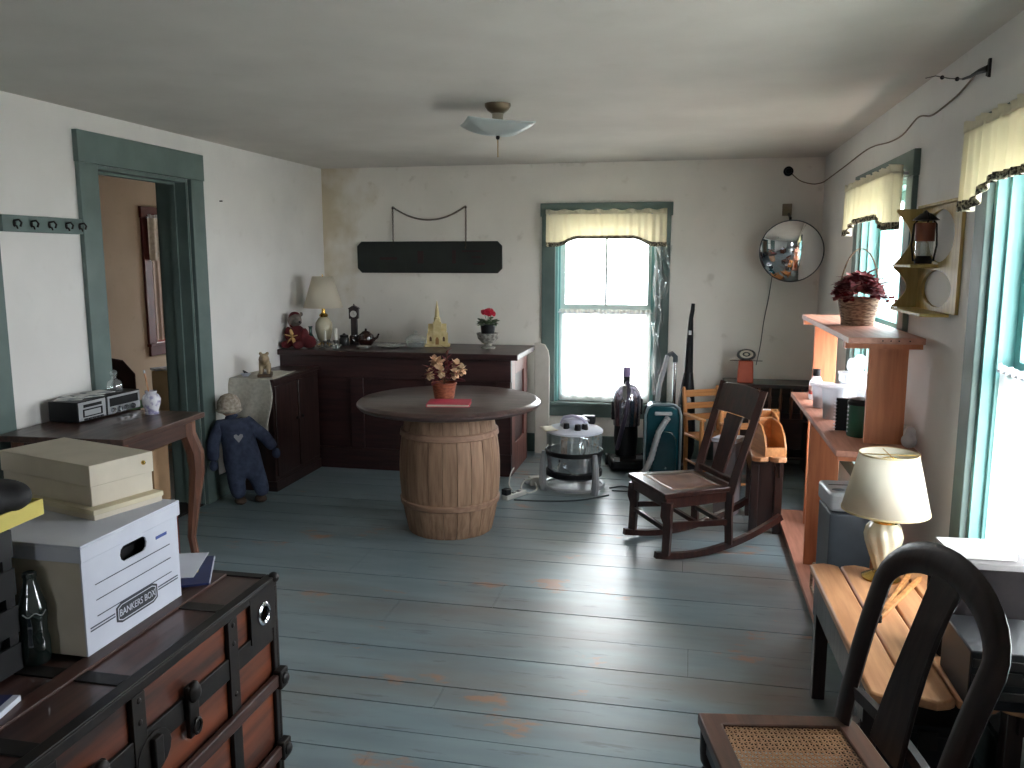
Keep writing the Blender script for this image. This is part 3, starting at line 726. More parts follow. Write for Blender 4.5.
part('chain', chain(sag), CHAINM, t); part('chain', chain([(cl, -.02, .40), (cl, -.02, .09)]), CHAINM, t); part('chain', chain([(cr, -.02, .40), (cr, -.026, .07)]), CHAINM, t)
for x in (cl, cr): part('nail', B().cyl((x, 0, .388), (x, -.03, .388), .004, n=8), BLACKM, t)

# ================================================================== dark side cabinet and doll
t = thing('side_cabinet', 'low dark cabinet against the left wall beside the bar', 'cabinet', (-2.808, 5.31, 0), LA)
cw2, cd2, ch2 = .145, .345, .762
part('carcass', B().box(-cw2, cw2, -cd2, cd2, .06, ch2 - .02), DKWOODZ, t)
part('top_board', B().box(-cw2, cw2 + .02, -cd2 - .015, cd2 - .0, ch2 - .02, ch2), DKWOOD, t, bev=.003)
part('plinth', B().box(-cw2, cw2 + .01, -cd2 - .008, cd2, 0, .07), DKWOOD, t, bev=.003)
for a, b in ((-cd2 + .02, -.01), (.01, cd2 - .02)):
    d = part('door', B().box(cw2, cw2 + .012, a, b, .1, ch2 - .05), DKWOODZ, t, bev=.003)
    part('knob', B().ell((cw2 + .022, b - .03 if a < -.1 else a + .03, .45), .011), BLACKM, d)
CLOTH = M('white_linen', S(196, 192, 180), S(178, 174, 162), rough=.95, scale=50, bump=.3)
def runner(u, v):
    # u across the cabinet, v along: lies on top, falls over the near end
    s_ = v * .72; x = -.135 + .26 * u
    hang = .22 + .12 * u + .02 * math.sin(u * 9)
    if s_ < .40: return (x + .06 * (s_ / .4) * (u - .4), .04 - s_, ch2 + .004 + .002 * math.sin(u * 14 + v * 8))
    q = (s_ - .40) / .32
    return (x - .05 * (1 - u) * q + .03 * (u - .4) + .02 * math.sin(q * 5) * u, -.36 - .014 * math.sin(u * 13 + q * 2) * q - .012, ch2 + .003 - hang * q)
r_ = raw('table_runner', B().surf(runner, 26, 36), CLOTH, thick=.002); r_.location = (-2.808, 5.31, 0); r_.rotation_euler = (0, 0, LA)
tag(r_, 'rumpled white linen runner hanging over the end of the dark side cabinet', 'cloth')
IVORY = M('ivory_gilt_resin', S(176, 158, 128), S(130, 108, 80), rough=.45, scale=18)
t = thing('animal_figurine', 'gilt ivory lion figurine on the linen runner', 'figurine', (-2.76, 5.06, ch2 + .008), R(24))
part('body', B().ell((0, .01, .085), (.036, .055, .042)).ell((0, -.045, .115), (.036, .034, .042)).ell((0, -.07, .122), (.02, .026, .024)).ell((-.022, -.03, .155), .012).ell((.022, -.03, .155), .012)
     .cyl((-.022, -.035, .1), (-.024, -.04, .018), .014, .012).cyl((.022, -.035, .1), (.024, -.04, .018), .014, .012).cyl((-.022, .045, .08), (-.024, .05, .018), .017, .013).cyl((.022, .045, .08), (.024, .05, .018), .017, .013)
     .tube([(0, .06, .09), (0, .085, .08), (0, .09, .05)], .007, 6), IVORY, t, remesh=.005)
part('plinth', B().box(-.045, .045, -.075, .075, 0, .02), M('figurine_plinth', S(96, 76, 58), rough=.5), t, bev=.003)
t = thing('shell_dish', 'small white dish with a dark cord on the linen runner', 'dish', (-2.88, 5.02, ch2 + .008))
part('dish', B().lathe([(0, 0), (.018, 0), (.034, .018), (.036, .018), (.02, .003), (0, .003)], 16), WHITE, t)
part('cord', B().tube([(-.02, .02, .022), (-.04, .04, .03), (-.02, .06, .012), (.0, .05, .006)], .005, 6), BLACK, t)

# doll standing face to the wall
DENIM = M('navy_snowsuit', S(66, 76, 100), S(50, 58, 80), rough=.9, scale=30, bump=.3)
KNIT = M('cream_knit', S(196, 184, 168), S(150, 138, 124), rough=.95, scale=60, bump=.6)
t = thing('doll', 'toddler-sized doll in a navy suit and knit hat facing the wall', 'doll', (-2.70, 4.695, 0), R(38))
def skin_mesh(name, verts, edges, radii, mat, parent, root=0):
    me = bpy.data.meshes.new(name); me.from_pydata(verts, edges, []); me.materials.append(mat)
    o = bpy.data.objects.new(name, me); COL.objects.link(o); o.parent = parent
    md = o.modifiers.new('skin', 'SKIN'); md.use_smooth_shade = True
    for i, r_ in enumerate(radii):
        sv = me.skin_vertices[0].data[i]; sv.radius = (r_, r_) if not isinstance(r_, tuple) else r_; sv.use_root = (i == root)
    md = o.modifiers.new('sub', 'SUBSURF'); md.levels = 2; md.render_levels = 2
    return o
V = [(0, .02, .27), (0, .05, .37), (0, .075, .47), (0, .09, .535), (0, .10, .575),
     (-.075, .075, .50), (-.135, .05, .40), (-.155, .0, .29), (.075, .075, .50), (.15, .06, .42), (.19, .03, .33),
     (-.055, .01, .21), (-.062, -.005, .12), (-.06, -.02, .035), (.055, .01, .21), (.066, -.005, .12), (.07, -.02, .035)]
E_ = [(0, 1), (1, 2), (2, 3), (3, 4), (2, 5), (5, 6), (6, 7), (2, 8), (8, 9), (9, 10), (0, 11), (11, 12), (12, 13), (0, 14), (14, 15), (15, 16)]
V = [(x * 1.12 - .16 * max(0, z - .05), y_, z) for x, y_, z in V]
skin_mesh('body', V, E_, [(.105, .08), (.10, .075), (.09, .065), .045, .045, .05, .044, .036, .05, .044, .036, .066, .055, .045, .066, .055, .045], DENIM, t)
part('head', B().ell((-.09, .105, .615), (.058, .058, .062)), M('doll_cloth_skin', S(196, 158, 132), rough=.9), t)
mb = B().lathe([(.068, .585), (.072, .60), (.072, .625), (.066, .655), (.045, .685), (.02, .697), (0, .70)], 24, (-.092, .105, 0), cap=False)
h_ = part('knit_hat', mb, KNIT, t, thick=.006)
part('hat_brim', B().tube([(-.092 + .071 * math.cos(a), .105 + .071 * math.sin(a), .598) for a in [2 * PI * k / 24 for k in range(24)]], .011, 8, closed=True), KNIT, h_)
for s_ in (-1, 1):
    part('mitten', B().ell((-.215, -.01, .27) if s_ < 0 else (.175, .022, .305), (.028, .028, .034)), DENIM, t)
    part('shoe', B().ell((s_ * .063, .0, .024), (.038, .062, .024)), M('brown_shoe' + str(s_), S(92, 74, 62), rough=.6), t)
hp = B().prism([(0, -.03), (.028, .006), (.026, .02), (.012, .024), (0, .012), (-.012, .024), (-.026, .02), (-.028, .006)], .004)
part('heart_patch', hp.move(TM(-.06, -.022, .435) @ RX(R(75))), M('grey_patch', S(168, 170, 176), rough=.9), t, label='small pale heart patch')

# ================================================================== left wall: peg rail, desk and what is on it
t = thing('peg_rail', 'green wall board with a row of iron coat hooks', 'coat rack', (LX(3.41), 3.41, 1.705), R(90) + LA)
part('board', B().box(-.255, .255, -.022, 0, -.037, .037), GREEN, t, bev=.003)
for x in (-.19, -.09, .02, .13, .22):
    part('hook', B().tube([(x, -.022, .012), (x, -.05, .016), (x, -.062, .002), (x, -.055, -.014)], .0045, 6).tube([(x, -.022, -.006), (x, -.036, -.012), (x, -.04, -.024)], .004, 6).ell((x, -.024, 0), (.009, .004, .016)), BLACKM, t)
DZ = .79
t = thing('desk', 'brown writing desk with curved legs against the left wall', 'desk', (-2.635, 3.34, 0), R(3))
dx0, dx1, dy0, dy1 = -.30, .30, -.335, .335
part('top_board', B().box(dx0, dx1, dy0, dy1, DZ - .028, DZ), DESKW, t, bev=.004)
part('apron', B().box(dx0 + .05, dx1 - .05, dy0 + .04, dy0 + .058, DZ - .11, DZ - .028).box(dx0 + .05, dx1 - .05, dy1 - .058, dy1 - .04, DZ - .11, DZ - .028).box(dx1 - .068, dx1 - .05, dy0 + .058, dy1 - .058, DZ - .11, DZ - .028).box(dx0 + .05, dx0 + .068, dy0 + .058, dy1 - .058, DZ - .11, DZ - .028), DESKW, t)
for sx in (-1, 1):
    for sy in (-1, 1):
        cx, cy = sx * .235, sy * .275
        part('leg', B().tube([(cx, cy, DZ - .03), (cx, cy, DZ - .1), (cx + sx * .022, cy + sy * .022, DZ - .2), (cx + sx * .024, cy + sy * .024, DZ - .3), (cx + sx * .006, cy + sy * .006, DZ - .5), (cx - sx * .006, cy - sy * .006, .16), (cx + sx * .004, cy + sy * .004, .05), (cx + sx * .016, cy + sy * .016, .012), (cx + sx * .016, cy + sy * .016, 0)],
                             [.04, .04, .044, .038, .027, .021, .02, .028, .026], 8), DESKLEG, t)
RA = R(83)  # things on the desk face the room: local -y -> +X
t = thing('cassette_stereo', 'black and silver cassette radio deck on the desk', 'stereo', (-2.80, 3.50, DZ), R(88))
part('body', B().box(-.215, .215, -.06, .10, .006, .1), BLACK, t, bev=.002)
part('cassette_face', B().box(-.21, -.035, -.064, -.06, .01, .096), SILVER, t, bev=.001)
part('cassette_door', B().ring([(-.185, .025), (-.06, .025), (-.06, .062), (-.185, .062)], [(-.178, .03), (-.068, .03), (-.068, .056), (-.178, .056)], .003, .064, mat=RX(R(90))), BLACK, t)
part('cassette_window', B().box(-.18, -.062, -.0655, -.064, .070, .084), BLACK, t)
part('tuner_face', B().ring([(-.02, .01), (.21, .01), (.21, .096), (-.02, .096)], [(-.008, .044), (.2, .044), (.2, .086), (-.008, .086)], .004, .06, mat=RX(R(90))), SILVER, t)
for x in (.01, .055, .10, .15): part('dial_knob', B().cyl((x, -.064, .027), (x, -.076, .027), .0125, n=16), CHROME, t)
for k in range(5): part('key', B().box(-.18 + k * .026, -.16 + k * .026, -.068, -.062, .012, .019), BLACK, t)
for sx in (-.19, .19): part('foot', B().cyl((sx, 0, 0), (sx, 0, .008), .012, n=10), BLACK, t)
PAP = M('printed_paper', S(202, 202, 200), S(120, 124, 132), rough=.7, scale=14, lo=.5, hi=.62)
for k, (x, y, rz, z, wd, lbl) in enumerate(((-2.86, 3.38, .5, .1005, .06, 'lowest flat printed disc sleeve on the stereo'), (-2.825, 3.45, 1.1, .1035, .055, 'tilted disc sleeve on the stereo, second of its pile'), (-2.83, 3.53, 1.35, .1065, .055, 'folded leaflet on top of the stereo'))):
    solo('paper_sleeve', B().box(-wd, wd, -wd * 1.05, wd * 1.05, 0, .0025), PAP, lbl, 'paper', (x, y, DZ + z), rz, 'papers on the stereo')
t = thing('glass_decanter', 'cut-glass stoppered decanter on the stereo', 'decanter', (-2.815, 3.635, DZ + .10), 0)
part('body', B().lathe([(0, 0), (.034, 0), (.038, .006), (.038, .03), (.03, .05), (.012, .062), (.012, .075), (.018, .078)], 12), CLEAR, t)
part('stopper', B().lathe([(0, .078), (.011, .078), (.018, .092), (.012, .104), (0, .108)], 8), CLEAR, t)
t = thing('brush_jar', 'white and lilac vase holding a paintbrush on the desk', 'vase', (-2.575, 3.585, DZ))
VASEM = M('white_lilac_porcelain', S(214, 212, 218), S(150, 144, 176), rough=.25, scale=40, lo=.46, hi=.6, coat=.4)
part('vase', B().lathe([(0, 0), (.032, 0), (.034, .006), (.03, .014), (.042, .05), (.045, .075), (.036, .095), (.026, .102), (.028, .116), (.024, .116), (.022, .1), (0, .09)], 20), VASEM, t)
b_ = part('brush_handle', B().cyl((.0, .005, .03), (-.035, .01, .20), .004, n=8), PINE, t)
part('ferrule', B().cyl((-.035, .01, .20), (-.038, .01, .215), .005, n=8), SILVER, b_)
t = thing('cardboard_box', 'brown cardboard box on the red crate under the desk', 'box', (-2.67, 3.60, .30), R(6))
part('body', B().box(-.11, .11, -.075, .075, 0, .31), KRAFT, t, bev=.002)
part('flap', B().box(-.112, .112, -.076, -.002, .31, .314).box(-.112, .112, .002, .076, .31, .314), KRAFT, t)
part('print', B().box(-.05, .06, -.0765, -.0755, .17, .19), M('faded_grey_print', S(120, 98, 82), S(150, 122, 96), rough=.9, scale=60, lo=.45, hi=.55), t, label='faded grey lettering band')
t = thing('red_crate', 'dull red crate on the floor under the desk', 'crate', (-2.67, 3.60, 0), R(6))
RC = M('dull_red_plastic', S(112, 44, 42), S(96, 36, 36), rough=.5)
part('shell', B().ring(rect_loop(8, .26, .19), rect_loop(8, .245, .175), .298, 0), RC, t); part('bottom', B().box(-.12, .12, -.085, .085, 0, .01), RC, t)
part('rim', B().ring(rect_loop(8, .27, .2), rect_loop(8, .24, .17), .014, .285), RC, t)
part('lid_board', B().box(-.12, .12, -.085, .085, .285, .2995), KRAFT, t)

# ------------------------------------------------------------------ steamer trunk
TX0, TX1, TY0, TY1, TZ = -1.78, -1.128, 1.02, 2.08, .655
TRW = wood('trunk_orange_leather', S(122, 62, 36), S(44, 25, 20), rough=.42, axis=1, scale=2.2, bump=.25, coat=.2)
TRT = wood('trunk_dark_top', S(84, 54, 46), S(52, 34, 32), rough=.35, axis=1, scale=3, coat=.3)
TRS = wood('trunk_slat', S(74, 46, 38), S(50, 32, 28), rough=.4, axis=1)
t = thing('steamer_trunk', 'old steamer trunk with orange panels, wooden slats and black iron fittings', 'trunk', (0, 0, 0))
part('body', B().box(TX0 + .01, TX1 - .012, TY0 + .01, TY1 - .012, .012, TZ - .16), TRW, t)
part('lid', B().box(TX0 + .01, TX1 - .012, TY0 + .01, TY1 - .012, TZ - .155, TZ - .008), TRW, t)
part('top_panel', B().box(TX0 + .012, TX1 - .014, TY0 + .012, TY1 - .014, TZ - .008, TZ - .004), TRT, t)
# iron edge binding
eb = .028
for nm, a in (('edge_binding', B().box(TX1 - .03, TX1, TY0, TY1, TZ - .006, TZ).box(TX1 - .012, TX1, TY0, TY1, TZ - .03, TZ - .006)),
              ('edge_binding', B().box(TX0, TX0 + .03, TY0, TY1, TZ - .006, TZ).box(TX0, TX0 + .012, TY0, TY1, TZ - .03, TZ - .006)),
              ('edge_binding', B().box(TX0 + .03, TX1 - .03, TY1 - .03, TY1, TZ - .006, TZ).box(TX0, TX1, TY1 - .012, TY1, TZ - .03, TZ - .006)),
              ('edge_binding', B().box(TX0 + .03, TX1 - .03, TY0, TY0 + .03, TZ - .006, TZ).box(TX0, TX1, TY0, TY0 + .012, TZ - .03, TZ - .006)),
              ('edge_binding', B().box(TX1 - .03, TX1, TY1 - .012, TY1, 0, TZ - .03).box(TX1 - .012, TX1, TY1 - .03, TY1 - .012, 0, TZ - .03)),
              ('edge_binding', B().box(TX1 - .012, TX1, TY0, TY0 + .03, 0, TZ - .03)),
              ('seam_binding', B().box(TX1 - .012, TX1 - .002, TY0 + .03, TY1 - .03, TZ - .185, TZ - .128)),
              ('bottom_binding', B().box(TX1 - .012, TX1, TY0 + .03, TY1 - .03, 0, .03))):
    part(nm, a, BLACKM, t, bev=.0025)
for yb in (1.20, 1.46, 1.84):       # vertical iron straps on the front, running over the top
    part('strap', B().box(TX1 - .012, TX1 + .001, yb - .022, yb + .022, .03, TZ - .03).box(TX0 + .03, TX1 - .03, yb - .022, yb + .022, TZ - .005, TZ - .001), BLACKM, t, bev=.0015)
    for z in (.1, .2, .33, .42, .56, .61): part('rivet', B().ell((TX1 + .001, yb, z), (.004, .007, .007), 8, 6), BLACKM, t)
for z in (.115, .335):                    # wooden slats along the front
    s_ = part('slat', B().box(TX1 - .002, TX1 + .016, TY0 + .02, TY1 - .02, z, z + .036), TRS, t, bev=.004)
    for yb in (TY1 - .02, TY0 + .02): part('slat_clamp', B().box(TX1 - .002, TX1 + .024, yb - .022, yb + .022, z - .01, z + .046).ell((TX1 + .024, yb, z + .018), (.012, .018, .018), 10, 6), BLACKM, s_, bev=.004)
for z in (.30, .5):
    for k in range(3): pass
for x in (TX0 + .14, (TX0 + TX1) / 2, TX1 - .16):
    part('slat', B().box(x - .022, x + .022, TY0 + .03, TY1 - .03, TZ - .004, TZ + .004), TRS, t, bev=.002)
for yb in (1.32, 1.64):                   # hasps
    h_ = part('hasp', B().box(TX1 - .002, TX1 + .012, yb - .02, yb + .02, TZ - .23, TZ - .10).ell((TX1 + .012, yb, TZ - .12), (.016, .022, .026), 10, 8), BLACKM, t, bev=.003)
    part('hasp_ring', B().tube([(TX1 + .018, yb + .014 * math.cos(a), TZ - .205 + .018 * math.sin(a)) for a in [2 * PI * k / 12 for k in range(12)]], .004, 6, closed=True), BLACKM, h_)
l_ = part('lock_plate', B().prism(circ(16, .05, .06), .006, mat=TM(TX1 - .003, 1.50, TZ - .19) @ RY(R(90))), BLACKM, t, bev=.001)
part('lock_bolt', B().box(TX1, TX1 + .016, 1.485, 1.515, TZ - .22, TZ - .15), BLACKM, l_, bev=.003)
g_ = part('corner_plate', B().ring(rect_loop(16, .13, .13), circ(16, .024, a0=PI / 4), .004, mat=TM(TX1 - .003, TY1 - .085, TZ - .08) @ RZ(R(90)) @ RX(R(90))), BLACKM, t)
part('grommet', B().tube([(TX1 + .003, TY1 - .085 + .027 * math.cos(a), TZ - .08 + .027 * math.sin(a)) for a in [2 * PI * k / 20 for k in range(20)]], .006, 6, closed=True), CHROME, g_)
part('grommet_hole', B().cyl((TX1 - .0125, TY1 - .085, TZ - .08), (TX1 - .0105, TY1 - .085, TZ - .08), .026), BLACK, g_)
for (yy, zz) in ((TY1, TZ), (TY0, TZ), (TY1, .02)):
    part('corner_cap', B().ell((TX1 - .006, yy - (.006 if yy > 1.5 else -.006), zz - .006), .016, 10, 8), BLACKM, t)

# ------------------------------------------------------------------ archive box with its print
t = thing('archive_box', 'white cardboard archive box with hand hole on the steamer trunk', 'box', (-1.49, 1.705, TZ + .0045), R(90))
# local: -y faces the room (+X), x along +Y
bw, bd, bh = .178, .19, .262
hole = [(-.045, .190), (-.04, .178), (-.03, .172), (.03, .172), (.04, .178), (.045, .190), (.045, .196), (.04, .208), (.03, .214), (-.03, .214), (-.04, .208), (-.045, .196)]
outl = [(-bw, .19), (-bw, 0), (-.08, 0), (-.03, 0), (.08, 0), (bw, 0), (bw, .19), (bw, .2), (bw, .225), (.03, .225), (-.03, .225), (-bw, .225)]
outl = [(-bw, .16), (-bw, 0), (-.06, 0), (.0, 0), (.06, 0), (bw, 0), (bw, .16), (bw, .19), (bw, .225), (.05, .225), (-.05, .225), (-bw, .225)]
hole = [(-.05, .193), (-.046, .181), (-.036, .174), (.0, .174), (.036, .174), (.046, .181), (.05, .193), (.046, .206), (.036, .212), (.0, .212), (-.036, .212), (-.046, .206)]
part('front_panel', B().ring(outl, hole, .004, bd - .004, mat=RX(R(90))), WHITE, t)
part('side_panel', B().box(-bw, -bw + .004, -bd + .004, bd, 0, .225), CREAM, t)
part('side_panel', B().box(bw - .004, bw, -bd + .004, bd, 0, .225), WHITE, t)
part('back_panel', B().box(-bw + .004, bw - .004, bd - .004, bd, 0, .225), WHITE, t)
part('bottom', B().box(-bw + .004, bw - .004, -bd + .004, bd - .004, 0, .004), WHITE, t)
part('contents', B().box(-bw + .02, bw - .02, -bd + .03, bd - .02, .004, .19), BLACK, t)
part('lid', B().box(-bw - .006, bw + .006, -bd - .006, bd + .006, bh - .006, bh).box(-bw - .006, bw + .006, -bd - .006, -bd - .002, .222, bh - .006).box(-bw - .006, bw + .006, bd + .002, bd + .006, .222, bh - .006)
     .box(-bw - .006, -bw - .002, -bd - .002, bd + .002, .222, bh - .006).box(bw + .002, bw + .006, -bd - .002, bd + .002, .222, bh - .006), WHITE, t, bev=.0015)
yf = -bd - .0012
for z in (.155, .118, .08): part('ruled_line', B().box(-.14, .14, yf, yf + .0006, z, z + .0022), LINE, t)
for z in (.060, .053):
    part('ruled_line', B().box(-.165, -.082, yf, yf + .0006, z, z + .003), LINE, t); part('ruled_line', B().box(.082, .165, yf, yf + .0006, z, z + .003), LINE, t)
part('blue_stamp', B().box(.085, .13, yf, yf + .0006, .186, .194), M('stamp_blue', S(72, 92, 160), rough=.6), t)
lab = part('logo_plate', B().prism([(-.078, .038), (-.06, .030), (.06, .030), (.078, .038), (.078, .072), (.06, .080), (-.06, .080), (-.078, .072)], .0006, -yf - .0006, mat=RX(R(90))), M('logo_dark', S(58, 60, 66), rough=.6), t)
part('logo_band', B().ring([(-.072, .041), (-.058, .035), (.058, .035), (.072, .041), (.072, .069), (.058, .075), (-.058, .075), (-.072, .069)], [(-.070, .0425), (-.057, .037), (.057, .037), (.070, .0425), (.070, .0675), (.057, .073), (-.057, .073), (-.070, .0675)], .0006, -yf, mat=RX(R(90))), WHITE, lab)
me = text_mesh('BANKERS BOX', .021, .0003)
o = part('logo_lettering', me, WHITE, lab); o.rotation_euler = (R(90), 0, 0); o.location = (0, yf - .0006, .0545); o.scale = (.98, 1.15, 1)

# cream boxes on the archive box
ZB = TZ + .0045 + bh
t = thing('flat_box', 'shallow cream box under the taller cream box', 'box', (-1.552, 1.835, ZB), R(164))
part('tray', B().box(-.20, .19, -.098, .098, 0, .022), CREAM, t, bev=.0015); part('lid', B().box(-.203, .193, -.101, .101, .014, .027), M('ivory_card', S(218, 206, 176), rough=.7), t, bev=.0015)
t = thing('card_file_box', 'cream lidded file box topping the pile on the trunk', 'box', (-1.556, 1.842, ZB + .027), R(164))
part('base', B().box(-.178, .178, -.088, .088, 0, .052), CREAM, t, bev=.0015)
part('lid', B().box(-.181, .181, -.091, .091, .05, .104), CREAM, t, bev=.0015)
part('stud', B().ell((-.183, -.06, .08), .006, 8, 6), BRASS, t)
# papers behind the box
NAVY = M('navy_booklet', S(44, 54, 100), S(38, 46, 88), rough=.4)
t = thing('booklet', 'navy booklet lying on the trunk under white papers', 'booklet', (-1.395, 2.02, TZ + .0045), R(28))
part('cover', B().box(-.085, .085, -.11, .11, .0, .006), NAVY, t); part('title_bar', B().box(-.06, .05, -.02, .015, .006, .0066), M('booklet_yellow', S(206, 184, 112), rough=.5), t); part('page_edge', B().box(-.083, .088, -.108, .112, .001, .005), WHITE, t)
solo('paper_sheet', B().box(-.07, .07, -.1, .1, 0, .002), WHITE, 'white paper sheet lying on the navy booklet', 'paper', (-1.43, 2.055, TZ + .0115), R(20))
t = thing('leaflet', 'white leaflet with a blue band lying on the trunk edge', 'paper', (-1.345, 1.24, TZ + .0045), R(12))
part('sheet', B().box(-.06, .06, -.085, .085, 0, .012), WHITE, t); part('band', B().box(-.06, .045, -.085, .085, .012, .0126), NAVY, t)
# black crates with a yellow tray and a bag
CR = M('black_crate_plastic', S(24, 24, 26), S(16, 16, 18), rough=.5)
t = thing('black_crate', 'black slatted crate standing on the trunk beside the archive box', 'crate', (-1.545, 1.27, TZ + .0045))
for z in (.0, .085, .17, .255): part('rail', B().ring(rect_loop(8, .28, .37), rect_loop(8, .262, .352), .06, z), CR, t)
for sx in (-1, 1):
    for sy in (-1, 1): part('corner_post', B().box(sx * .125 - .012, sx * .125 + .012, sy * .17 - .012, sy * .17 + .012, 0, .318), CR, t)
part('bottom', B().box(-.13, .13, -.176, .176, 0, .008), CR, t)
part('contents', B().box(-.12, .12, -.165, .165, .01, .25), BLACK, t)
me = text_mesh('ry', .05, .0005, shear=.25); o = part('lettering', me, WHITE, t, label='white italic letters ry'); o.rotation_euler = (R(90), 0, R(90)); o.location = (.1405, .085, .035)
t = thing('yellow_tray', 'yellow-edged tray on top of the black crate', 'tray', (-1.565, 1.335, TZ + .3235), R(4))
YEL = M('yellow_card', S(214, 198, 104), S(200, 182, 90), rough=.6)
part('rim', B().ring(rect_loop(8, .34, .42), rect_loop(8, .33, .41), .036, 0), YEL, t); part('bottom', B().box(-.165, .165, -.205, .205, 0, .004), YEL, t)
t = thing('black_bag', 'slumped black bag lying in the yellow tray', 'bag', (-1.535, 1.36, TZ + .330))
part('pouch', B().ell((-.0, 0, .04), (.145, .19, .038)).ell((.04, .05, .065), (.1, .12, .036)).ell((-.05, -.05, .055), (.1, .1, .04)).ell((.075, .12, .05), (.075, .07, .04)).ell((.07, .03, .055), (.075, .12, .045)), M('black_cloth', S(24, 23, 25), S(14, 14, 15), rough=.7, scale=14, bump=.5), t, remesh=.009)
part('strap', B().tube([(.1, -.06, .05), (.13, 0, .07), (.1, .07, .07), (.03, .12, .08)], .005, 6), BLACKM, t)
t = thing('cola_bottle', 'ribbed green-black glass cola bottle on the trunk', 'bottle', (-1.40, 1.487, TZ + .0045))
BOT = shader_mix('bottle_glass', [(.4, TR, (.25, .36, .32, 1), None), (.48, DF, (.015, .025, .022, 1), None), (.12, GL, (1, 1, 1, 1), .04)])
part('body', B().lathe([(0, 0), (.027, 0), (.03, .006), (.0305, .05), (.027, .07), (.0275, .09), (.030, .11), (.0285, .13), (.02, .16), (.0135, .185), (.0125, .2)], 20), BOT, t)
part('neck_ring', B().lathe([(.0125, .196), (.0145, .198), (.0145, .206), (.0125, .208), (.010, .208)], 20), BOT, t)
part('script', B().tube([(.0305 * math.cos(a), .0305 * math.sin(a), .118 + .004 * math.sin(7 * a)) for a in [-1.5 + .13 * k for k in range(14)]], .0012, 5), M('faded_script', S(160, 166, 164), rough=.5), t, label='faded white script mark')

# ------------------------------------------------------------------ things in the next room
t = thing('cardboard_carton', 'large tan carton by the window of the next room', 'box', (-4.12, 6.28, 0), R(10))
part('body', B().box(-.24, .3, -.2, .26, 0, .62), M('tan_carton', S(214, 190, 152), S(200, 174, 136), rough=.85), t, bev=.003)
part('flap', B().box(-.24, .3, -.2, .02, .62, .625, ).box(-.24, .3, .04, .26, .62, .625), M('tan_carton_flap', S(206, 178, 138), rough=.85), t)
t = thing('copper_pot', 'orange-brown round pot with handles on the tan carton', 'pot', (-4.08, 6.19, .627))
COP = M('copper_glaze', S(168, 84, 50), S(120, 58, 36), rough=.35)
part('body', B().lathe([(0, 0), (.07, 0), (.11, .04), (.12, .09), (.1, .13), (.09, .135), (.08, .12), (0, .05)], 24), COP, t)
part('handle', B().tube([(.1, -.02, .12), (.14, -.05, .15), (.17, -.08, .17)], .01, 8), DKWOOD, t)
solo('dust_pan', B().box(-.07, .07, -.05, .05, 0, .02).box(-.02, .02, -.13, -.05, .008, .018), WHITE, 'small white scoop beside the orange-brown pot', 'scoop', (-4.30, 6.14, .627), R(60), bev=.003)
t = thing('upholstered_chair', 'dark brown chair with curved back in the next room', 'chair', (-4.25, 5.42, 0), R(40))
DKC = M('dark_brown_cloth', S(58, 38, 34), S(40, 26, 24), rough=.85)
part('seat', B().box(-.2, .2, -.2, .2, .38, .46), DKC, t, bev=.02)
part('backrest', B().prism([(-.2, 0), (.2, 0), (.2, .22), (.12, .33), (0, .36), (-.12, .33), (-.2, .22)], .06, -.2, mat=TM(0, 0, .44) @ RX(R(90))), DKC, t, bev=.012)
for sx in (-1, 1):
    for sy in (-1, 1): part('leg', B().cyl((sx * .17, sy * .17, .38), (sx * .18, sy * .18, 0), .02, .014, n=10), DKWOODZ, t)
t = thing('green_table', 'small green-topped table in the next room', 'table', (-3.75, 4.80, 0))
part('top_board', B().box(-.16, .2, -.2, .2, .56, .585), M('bright_green_paint', S(78, 128, 76), rough=.5), t, bev=.003)
for sx in (-.13, .17):
    for sy in (-.17, .17): part('leg', B().box(sx - .018, sx + .018, sy - .018, sy + .018, 0, .56), DKWOODZ, t)
solo('paper_pad', B().box(-.09, .09, -.12, .12, 0, .03), CREAM, 'cream pad of paper on the small green-topped table', 'paper', (-3.73, 4.78, .5855), R(20))
t = thing('wooden_crate', 'brown wooden crate standing under the red-framed window next door', 'crate', (-3.70, 5.78, 0), R(-8))
for z in (0, .1, .2, .3): part('slat', B().box(-.15, .15, -.13, -.118, z + .005, z + .09).box(-.15, .15, .118, .13, z + .005, z + .09).box(-.15, -.138, -.118, .118, z + .005, z + .09).box(.138, .15, -.118, .118, z + .005, z + .09), DESKLEG, t)
part('bottom', B().box(-.138, .138, -.118, .118, 0, .012), DESKLEG, t)

# ================================================================== rocking chair
t = thing('rocking_chair', 'dark wooden rocking chair with a slatted back and leather seat', 'chair', (0.0, 4.455, 0), R(-61.5))
SH = .345
def runner_z(y): return .012 + (y + .04) ** 2 / 2.1
for sx in (-1, 1):
    ys = [-.245 + .76 * k / 16 for k in range(17)]
    xs = [sx * (.195 - .03 * max(0, (y_ + .2)) / .7) for y_ in ys]
    part('rocker', B().tube([(x, y_, runner_z(y_) + .006) for x, y_ in zip(xs, ys)], .023, 4, up=(0, 0, 1), flat=.9), ROCK, t)
    part('front_leg', B().tube([(sx * .2, -.185, SH - .03), (sx * .2, -.19, SH - .1), (sx * .203, -.182, .2), (sx * .205, -.19, .035)], [.036, .036, .028, .027], 4), ROCK, t)
    part('rear_leg', B().tube([(sx * .175, .19, SH), (sx * .178, .185, .2), (sx * .183, .19, .05)], [.028, .026, .026], 4), ROCK, t)
    part('back_post', B().tube([(sx * .178, .19, SH - .02), (sx * .185, .235, SH + .14), (sx * .192, .30, SH + .34), (sx * .198, .355, SH + .52)], [.03, .028, .027, .024], 4), ROCK, t)
    part('stretcher', B().bar((sx * .2, -.17, .19), (sx * .18, .18, .17), .018, .03), ROCK, t)
